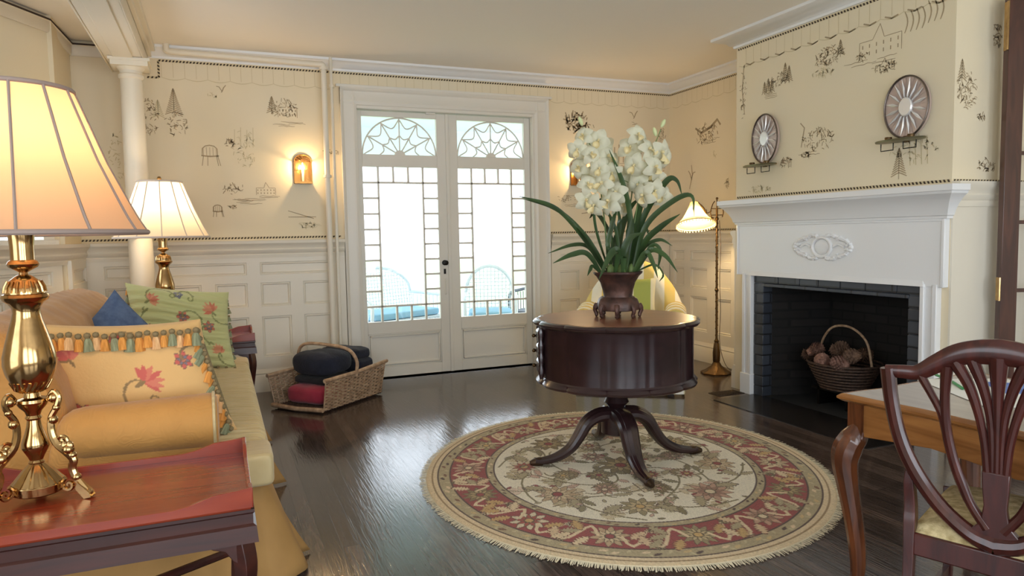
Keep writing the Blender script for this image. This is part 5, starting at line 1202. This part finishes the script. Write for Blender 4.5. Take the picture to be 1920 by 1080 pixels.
NAVY = mat('navy_fleece', (30, 34, 50), .95, sheen=.05, bump=.4, bscale=60, rgb2=(20, 23, 36), vscale=9); CHAR = mat('charcoal_fleece', (38, 38, 42), .95, sheen=.05, bump=.4, bscale=60); REDF = mat('crimson_fleece', (164, 44, 66), .9, sheen=.2, bump=.3, bscale=60, rgb2=(144, 34, 56), vscale=7)
folded('folded_red_blanket', 'folded crimson blanket at the bottom front of the wicker basket', -.33, .05, -.20, .20, [(.036, .178, 0, 0)], REDF, e=.5)
folded('folded_charcoal_blanket', 'thin charcoal blanket folded between the red blanket and the navy roll', -.24, .11, -.20, .20, [(.188, .242, 0, 0)], CHAR, seed=2)
folded('rolled_navy_blanket', 'thick rolled navy blanket under the handle of the wicker basket', -.27, .12, -.21, .21, [(.25, .435, 0, 0)], NAVY, seed=3, e=.62)
folded('draped_navy_blanket', 'dark navy blanket heaped at the back of the wicker basket', .14, .36, -.20, .21, [(.036, .24, 0, 0), (.23, .33, .0, -.01), (.32, .415, .0, .02)], NAVY, seed=4)

# ------------------------------------------------------------------ writing desk with papers
dk = thing('writing_desk', 'walnut writing desk with shaped grey top and cabriole legs by the shield-back chair', 'desk', (2.51, 1.36, 0), .07)
hx, hy = .40, .59
def outline(hx, hy, ins=0):
    hx -= ins; hy -= ins; pts = []
    def edge(p, q, dep):
        n = 22; out = []
        d = (Vector(q)-Vector(p)); nrm = Vector((d.y, -d.x)).normalized()
        for i in range(n):
            t = i/n; s = interp([0, .06, .14, .25, .4, .6, .75, .86, .94, 1], [0, 0, -.25, -1, -.5, -.5, -1, -.25, 0, 0], t)*dep
            v = Vector(p)+d*t+nrm*s; out.append((v.x, v.y))
        return out
    c = [(-hx, -hy), (hx, -hy), (hx, hy), (-hx, hy)]
    for i in range(4): pts += edge(c[i], c[(i+1) % 4], .018)
    return pts
m = M(); m.prism(outline(hx, hy, .022), lambda a, b, t: (a, b, t), .742, .752); m.build('desk_top', DESKT, dk)
m = M(); o1 = outline(hx, hy); o2 = outline(hx, hy, .012); o3 = outline(hx, hy, .02); n = len(o1)
rings = [[(x, y, z) for x, y in o] for o, z in ((o3, .722), (o2, .726), (o1, .734), (o1, .742), (o2, .752), (o3, .753), (outline(hx, hy, .03), .751))]
m.add([p for r in rings for p in r], [(j*n+i, j*n+(i+1) % n, (j+1)*n+(i+1) % n, (j+1)*n+i) for j in range(len(rings)-1) for i in range(n)]+[tuple(range(n)), tuple(range((len(rings)-1)*n, len(rings)*n))]); m.build('top_moulding', DESKW, dk)
ap = lambda L: [(-L, .722), (L, .722)]+[(L*(1-2*k/24), interp([0, .1, .25, .4, .5, .6, .75, .9, 1], [.60, .61, .625, .615, .60, .615, .625, .61, .60], k/24)) for k in range(25)]
m = M()
for s in (-1, 1): m.prism(ap(hy-.07), lambda a, b, q, s=s: (s*(hx-.05)+q, a, b), -.01, .01); m.prism(ap(hx-.07), lambda a, b, q, s=s: (a, s*(hy-.05)+q, b), -.01, .01)
m.build('apron', DESKW, dk, bev=.002)
for sx in (-1, 1):
    for sy in (-1, 1):
        dd = Vector((sx, sy, 0)).normalized(); c0 = Vector((sx*(hx-.055), sy*(hy-.055), 0))
        pts = [c0+dd*o_+Vector((0, 0, z)) for o_, z in ((.0, .64), (.012, .60), (.036, .555), (.046, .50), (.036, .42), (.016, .30), (.0, .18), (-.004, .09), (.008, .04), (.03, .012))]
        m = M(); m.box(c0.x-.028, c0.x+.028, c0.y-.028, c0.y+.028, .60, .722)
        m.tube(bez(pts, 30), [interp([0, .12, .25, .5, .8, .92, 1], [.028, .046, .052, .036, .025, .026, .032], i/30) for i in range(31)], 10, up=dd)
        m.tube([c0+dd*(.062+.012*math.cos(i*.6))+Vector((0, 0, .565+.014*math.sin(i*.6)-.002*i)) for i in range(12)], .007, 6)
        m.build('leg', wood('walnut_leg', (70, 38, 24), (120, 68, 38), .22, axis=2, scale=4), dk)
PAP = mat('white_paper', (236, 236, 230), .8)
def flat(name, label, cat, cx_, cy_, w, h, z, rz, mt, th=.0015, grp=None):
    o = M().box(-w/2, w/2, -h/2, h/2, 0, th).build(name, mt, smooth=False); o.location = (cx_, cy_, z); o.rotation_euler = (0, 0, rz); return tag(o, label, cat, grp)
flat('paper_sheet', 'large white sheet of paper on the writing desk under the green pens', 'paper', 2.573, 1.669, .34, .46, .7535, -.45, PAP)
o = flat('brochure', 'white brochure with a blue picture on the writing desk beside the green pens', 'brochure', 2.67, 1.67, .19, .25, .7555, -.75, PAP)
e = M().box(-.075, .075, -.10, .10, .0016, .0022).build('printed_picture', mat('blue_print', (74, 104, 188), .5, rgb2=(120, 150, 214), vscale=12), o, smooth=False)
for i, (x, y, a, l) in enumerate(((2.607, 1.905, .5, 'green pen on the paper, the one nearer the fireplace'), (2.53, 1.787, .35, 'green pen on the paper, the one nearer the chair'))):
    p = M().lathe([(.0, -.075), (.004, -.062), (.0052, -.055), (.0052, .06), (.004, .066), (.0, .068)], 10); p.v = [(x_, z_, y_) for x_, y_, z_ in p.v]
    o = p.build('green_pen', mat('green_plastic', (40, 150, 84), .3)); o.location = (x, y, .7605); o.rotation_euler = (0, 0, -.53+(a-.5)); tag(o, l, 'pen', 'green pens on the desk')

# ------------------------------------------------------------------ shield-back chair
ch = thing('shield_back_chair', 'dark mahogany shield-back chair with patterned upholstered seat, facing the writing desk', 'chair', (2.0, 1.29, 0), math.radians(-68.8))
def bk3(p, off=0): return Vector((p[0], -(p[1]-.45)*.05+off, p[1]))
def mir(L): return [(-x, z) for x, z in L]
def rib(m, pts, rad, dep=.014, n=26): c = bez([bk3(p) for p in pts], n); m.tube(c, [interp([i/(len(rad)-1) for i in range(len(rad))], rad, k/n) for k in range(n+1)], 10, up=(0, 1, .05), flat=1)
cr = [(-.29, .915), (-.245, .918), (-.20, .922), (-.15, .955), (-.10, .985), (-.05, .999), (0, 1.003)]
m = M(); full = cr+mir(cr[:-1])[::-1]
c = bez([bk3(p) for p in full], 60); m.tube(c, [interp([0, .15, .3, .5, .7, .85, 1], [.019, .022, .031, .038, .031, .022, .019], k/60) for k in range(61)], 12, up=(0, 1, .05), flat=.62); m.build('crest_rail', CHAIRW, ch)
for s in (1, -1):
    S = (lambda L: L) if s == 1 else mir
    m = M(); rib(m, S([(-.285, .925), (-.275, .83), (-.255, .73), (-.225, .65), (-.18, .575), (-.125, .51), (-.06, .462), (0, .446)]), [.022, .021, .021, .022, .022, .023, .025, .028]); m.build('shield_rail', CHAIRW, ch)
    m = M(); c = bez([Vector((s*-.222, -.006, .645)), Vector((s*-.224, .0, .58)), Vector((s*-.222, .01, .5)), Vector((s*-.22, .0, .42)), Vector((s*-.22, -.01, .25)), Vector((s*-.225, -.06, .0))], 24); m.tube(c, [interp([0, .2, .5, 1], [.012, .02, .024, .017], k/24) for k in range(25)], 4, up=(0, 1, 0)); m.build('rear_leg', CHAIRW, ch, bev=.003)
    m = M(); m.tube([(s*.235, .47, .44), (s*.235, .47, 0)], [.026, .016], 4, up=(0, 1, 0)); m.build('front_leg', CHAIRW, ch, bev=.003)
    for pts, rad in (([(-.195, .915), (-.165, .86), (-.14, .81), (-.128, .76)], [.013, .011, .011, .011]), ([(-.125, .95), (-.13, .86), (-.126, .77), (-.108, .68), (-.085, .61), (-.06, .55), (-.02, .49)], [.017, .013, .014, .014, .015, .013, .015]), ([(-.105, .965), (-.07, .90), (-.045, .82), (-.03, .74), (-.022, .65)], [.019, .015, .012, .011, .011]), ([(-.062, .975), (-.035, .90), (-.018, .82), (-.012, .74), (-.010, .65)], [.018, .014, .011, .010, .009])):
        m = M(); rib(m, S(pts), rad); m.build('splat_rib', CHAIRW, ch)
m = M(); rib(m, [(0, .99), (0, .88), (0, .76), (0, .65)], [.026, .015, .010, .010]); m.build('splat_rib', CHAIRW, ch)
m = M(); pl = [(-.034, .66), (.034, .66), (.032, .61), (.028, .56), (.035, .51), (.065, .475), (.09, .47), (.05, .44), (-.05, .44), (-.09, .47), (-.065, .475), (-.035, .51), (-.028, .56), (-.032, .61)]
m.prism(pl, lambda a, b, t: (a, t-(b-.45)*.05, b), -.011, .011); m.build('splat_base', CHAIRW, ch, bev=.003)
m = M(); q = [(-.225, -.01), (.225, -.01), (.25, .49), (-.25, .49)]
m.prism(q, lambda a, b, t: (a, b, t), .355, .425); m.build('seat_rail', CHAIRW, ch, bev=.005)
SEATF = mat('patterned_seat_cloth', (214, 196, 150), .9, rgb2=(170, 150, 104), vscale=38, bump=.5, bscale=80)
m = M()
def seatf(u, v):
    a, b = u*2-1, v; w = .222+.025*b; k = (max(0, 1-a**4)*max(0, 1-(b*2-1)**4))**.4
    return (a*w, .0+.485*b, .425+.05*k)
m.grid(24, 24, seatf); m.build('seat_cushion', SEATF, ch, fix=False)
m = M(); m.bar((-.22, -.005, .18), (.22, -.005, .18), .016, .03); m.build('stretcher', CHAIRW, ch)
for s in (-1, 1): m = M(); m.bar((s*.222, -.0, .14), (s*.235, .47, .14), .016, .03); m.build('stretcher', CHAIRW, ch)

# ------------------------------------------------------------------ brown glazed door folded beside the chimney breast
hd = Vector((4.36, 2.86)); dr_ = Vector((.93, -.37)).normalized()
def D3(u, z, d): return (hd.x+dr_.x*u+dr_.y*d*1.0, hd.y+dr_.y*u-dr_.x*d*1.0, z)
def dbox(m, u0, u1, z0, z1, d0, d1): m.prism([(u0, z0), (u1, z0), (u1, z1), (u0, z1)], lambda a, b, t: D3(a, b, t), d0, d1)
m = M(); H3 = 2.70; W3 = .78
for a, b, c, e in ((0, .10, .02, H3), (W3-.10, W3, .02, H3), (.10, W3-.10, .02, .28), (.10, W3-.10, H3-.09, H3)): dbox(m, a, b, c, e, 0, .045)
d3 = struct('door_3', m, REDW, bev=.003)
m = M()
for z in (.54, .96, 1.37, 1.78, 2.20): dbox(m, .10, W3-.10, z-.011, z+.011, .008, .037)
dbox(m, W3/2-.011, W3/2+.011, .28, H3-.09, .008, .037); m.build('glazing_bars', REDW, d3, bev=.002)
m = M(); m.add([D3(.1, .28, .022), D3(W3-.1, .28, .022), D3(W3-.1, H3-.09, .022), D3(.1, H3-.09, .022)], [(0, 1, 2, 3)]); m.build('glass_panes', GLASS, d3, smooth=False)
for z0, z1 in ((2.38, 2.66), (.90, 1.04)):
    m = M(); dbox(m, -.004, .0, z0, z1, .006, .04); m.tube([D3(-.008, z0, .045), D3(-.008, z1, .045)], .007, 8); lab(m.build('brass_hinge', BRASS, d3), 'brass hinge')

# ------------------------------------------------------------------ veranda furniture
WW = mat('white_wicker', (214, 222, 228), .7); DW_ = mat('grey_wicker', (84, 92, 104), .7); BLUE = mat('blue_outdoor_cushion', (140, 184, 210), .8)
def wicker_chair(label, cat, loc, rz, w, mt, cush=True):
    t = thing('wicker_'+cat, label, cat, loc, rz)
    m = M(); n = int(w/.045); ht = lambda x: .62+.36*math.sqrt(max(0, 1-(2*x/w)**2))
    for i in range(n+1):
        x = -w/2+w*i/n; m.tube([(x, .30, .38), (x*1.02, .36, ht(x))], .006, 5)
    for k in range(12):
        z = .42+.045*k; xs = [x for x in np.linspace(-w/2, w/2, 25) if ht(x) > z]
        if len(xs) > 1: m.tube([(x, .31+.1*(z-.4)*.6, z) for x in xs], .005, 5)
    m.tube([(x*1.02, .365, ht(x)) for x in np.linspace(-w/2, w/2, 33)], .022, 7); m.build('wicker_back', mt, t)
    m = M()
    for s in (-1, 1):
        m.tube(bez([(s*w/2, .34, .64), (s*(w/2+.02), 0, .63), (s*(w/2+.0), -.32, .60), (s*w/2, -.34, .36)], 14), .022, 7)
        for k in range(9): m.tube([(s*w/2, .3-.08*k, .38), (s*w/2, .3-.08*k, .61)], .006, 5)
    m.build('wicker_arms', mt, t)
    m = M(); m.box(-w/2, w/2, -.34, .30, .30, .38)
    for i in range(n+1): x = -w/2+w*i/n; m.tube([(x, -.35, .12), (x, -.35, .36)], .006, 5)
    m.build('seat', mt, t)
    for sx in (-1, 1):
        for y in (-.32, .30): M().tube([(sx*(w/2-.03), y, .34), (sx*(w/2-.01), y, 0)], .02, 7).build('leg', mt, t)
    if cush: m = M(); softbox(m, -w/2+.04, w/2-.04, -.33, .27, .38, .47); m.build('seat_cushion', BLUE, t)
wicker_chair('white wicker settee with blue cushion on the veranda, behind the left door', 'settee', (2.0, 8.75, -.02), math.radians(25), 1.15, WW)
wicker_chair('white wicker armchair on the veranda seen through the right door', 'armchair', (3.05, 8.1, -.02), math.radians(-20), .6, WW)
wicker_chair('dark grey wicker chair on the veranda at the right edge of the right door', 'armchair', (3.95, 8.55, -.02), math.radians(-50), .6, DW_, False)
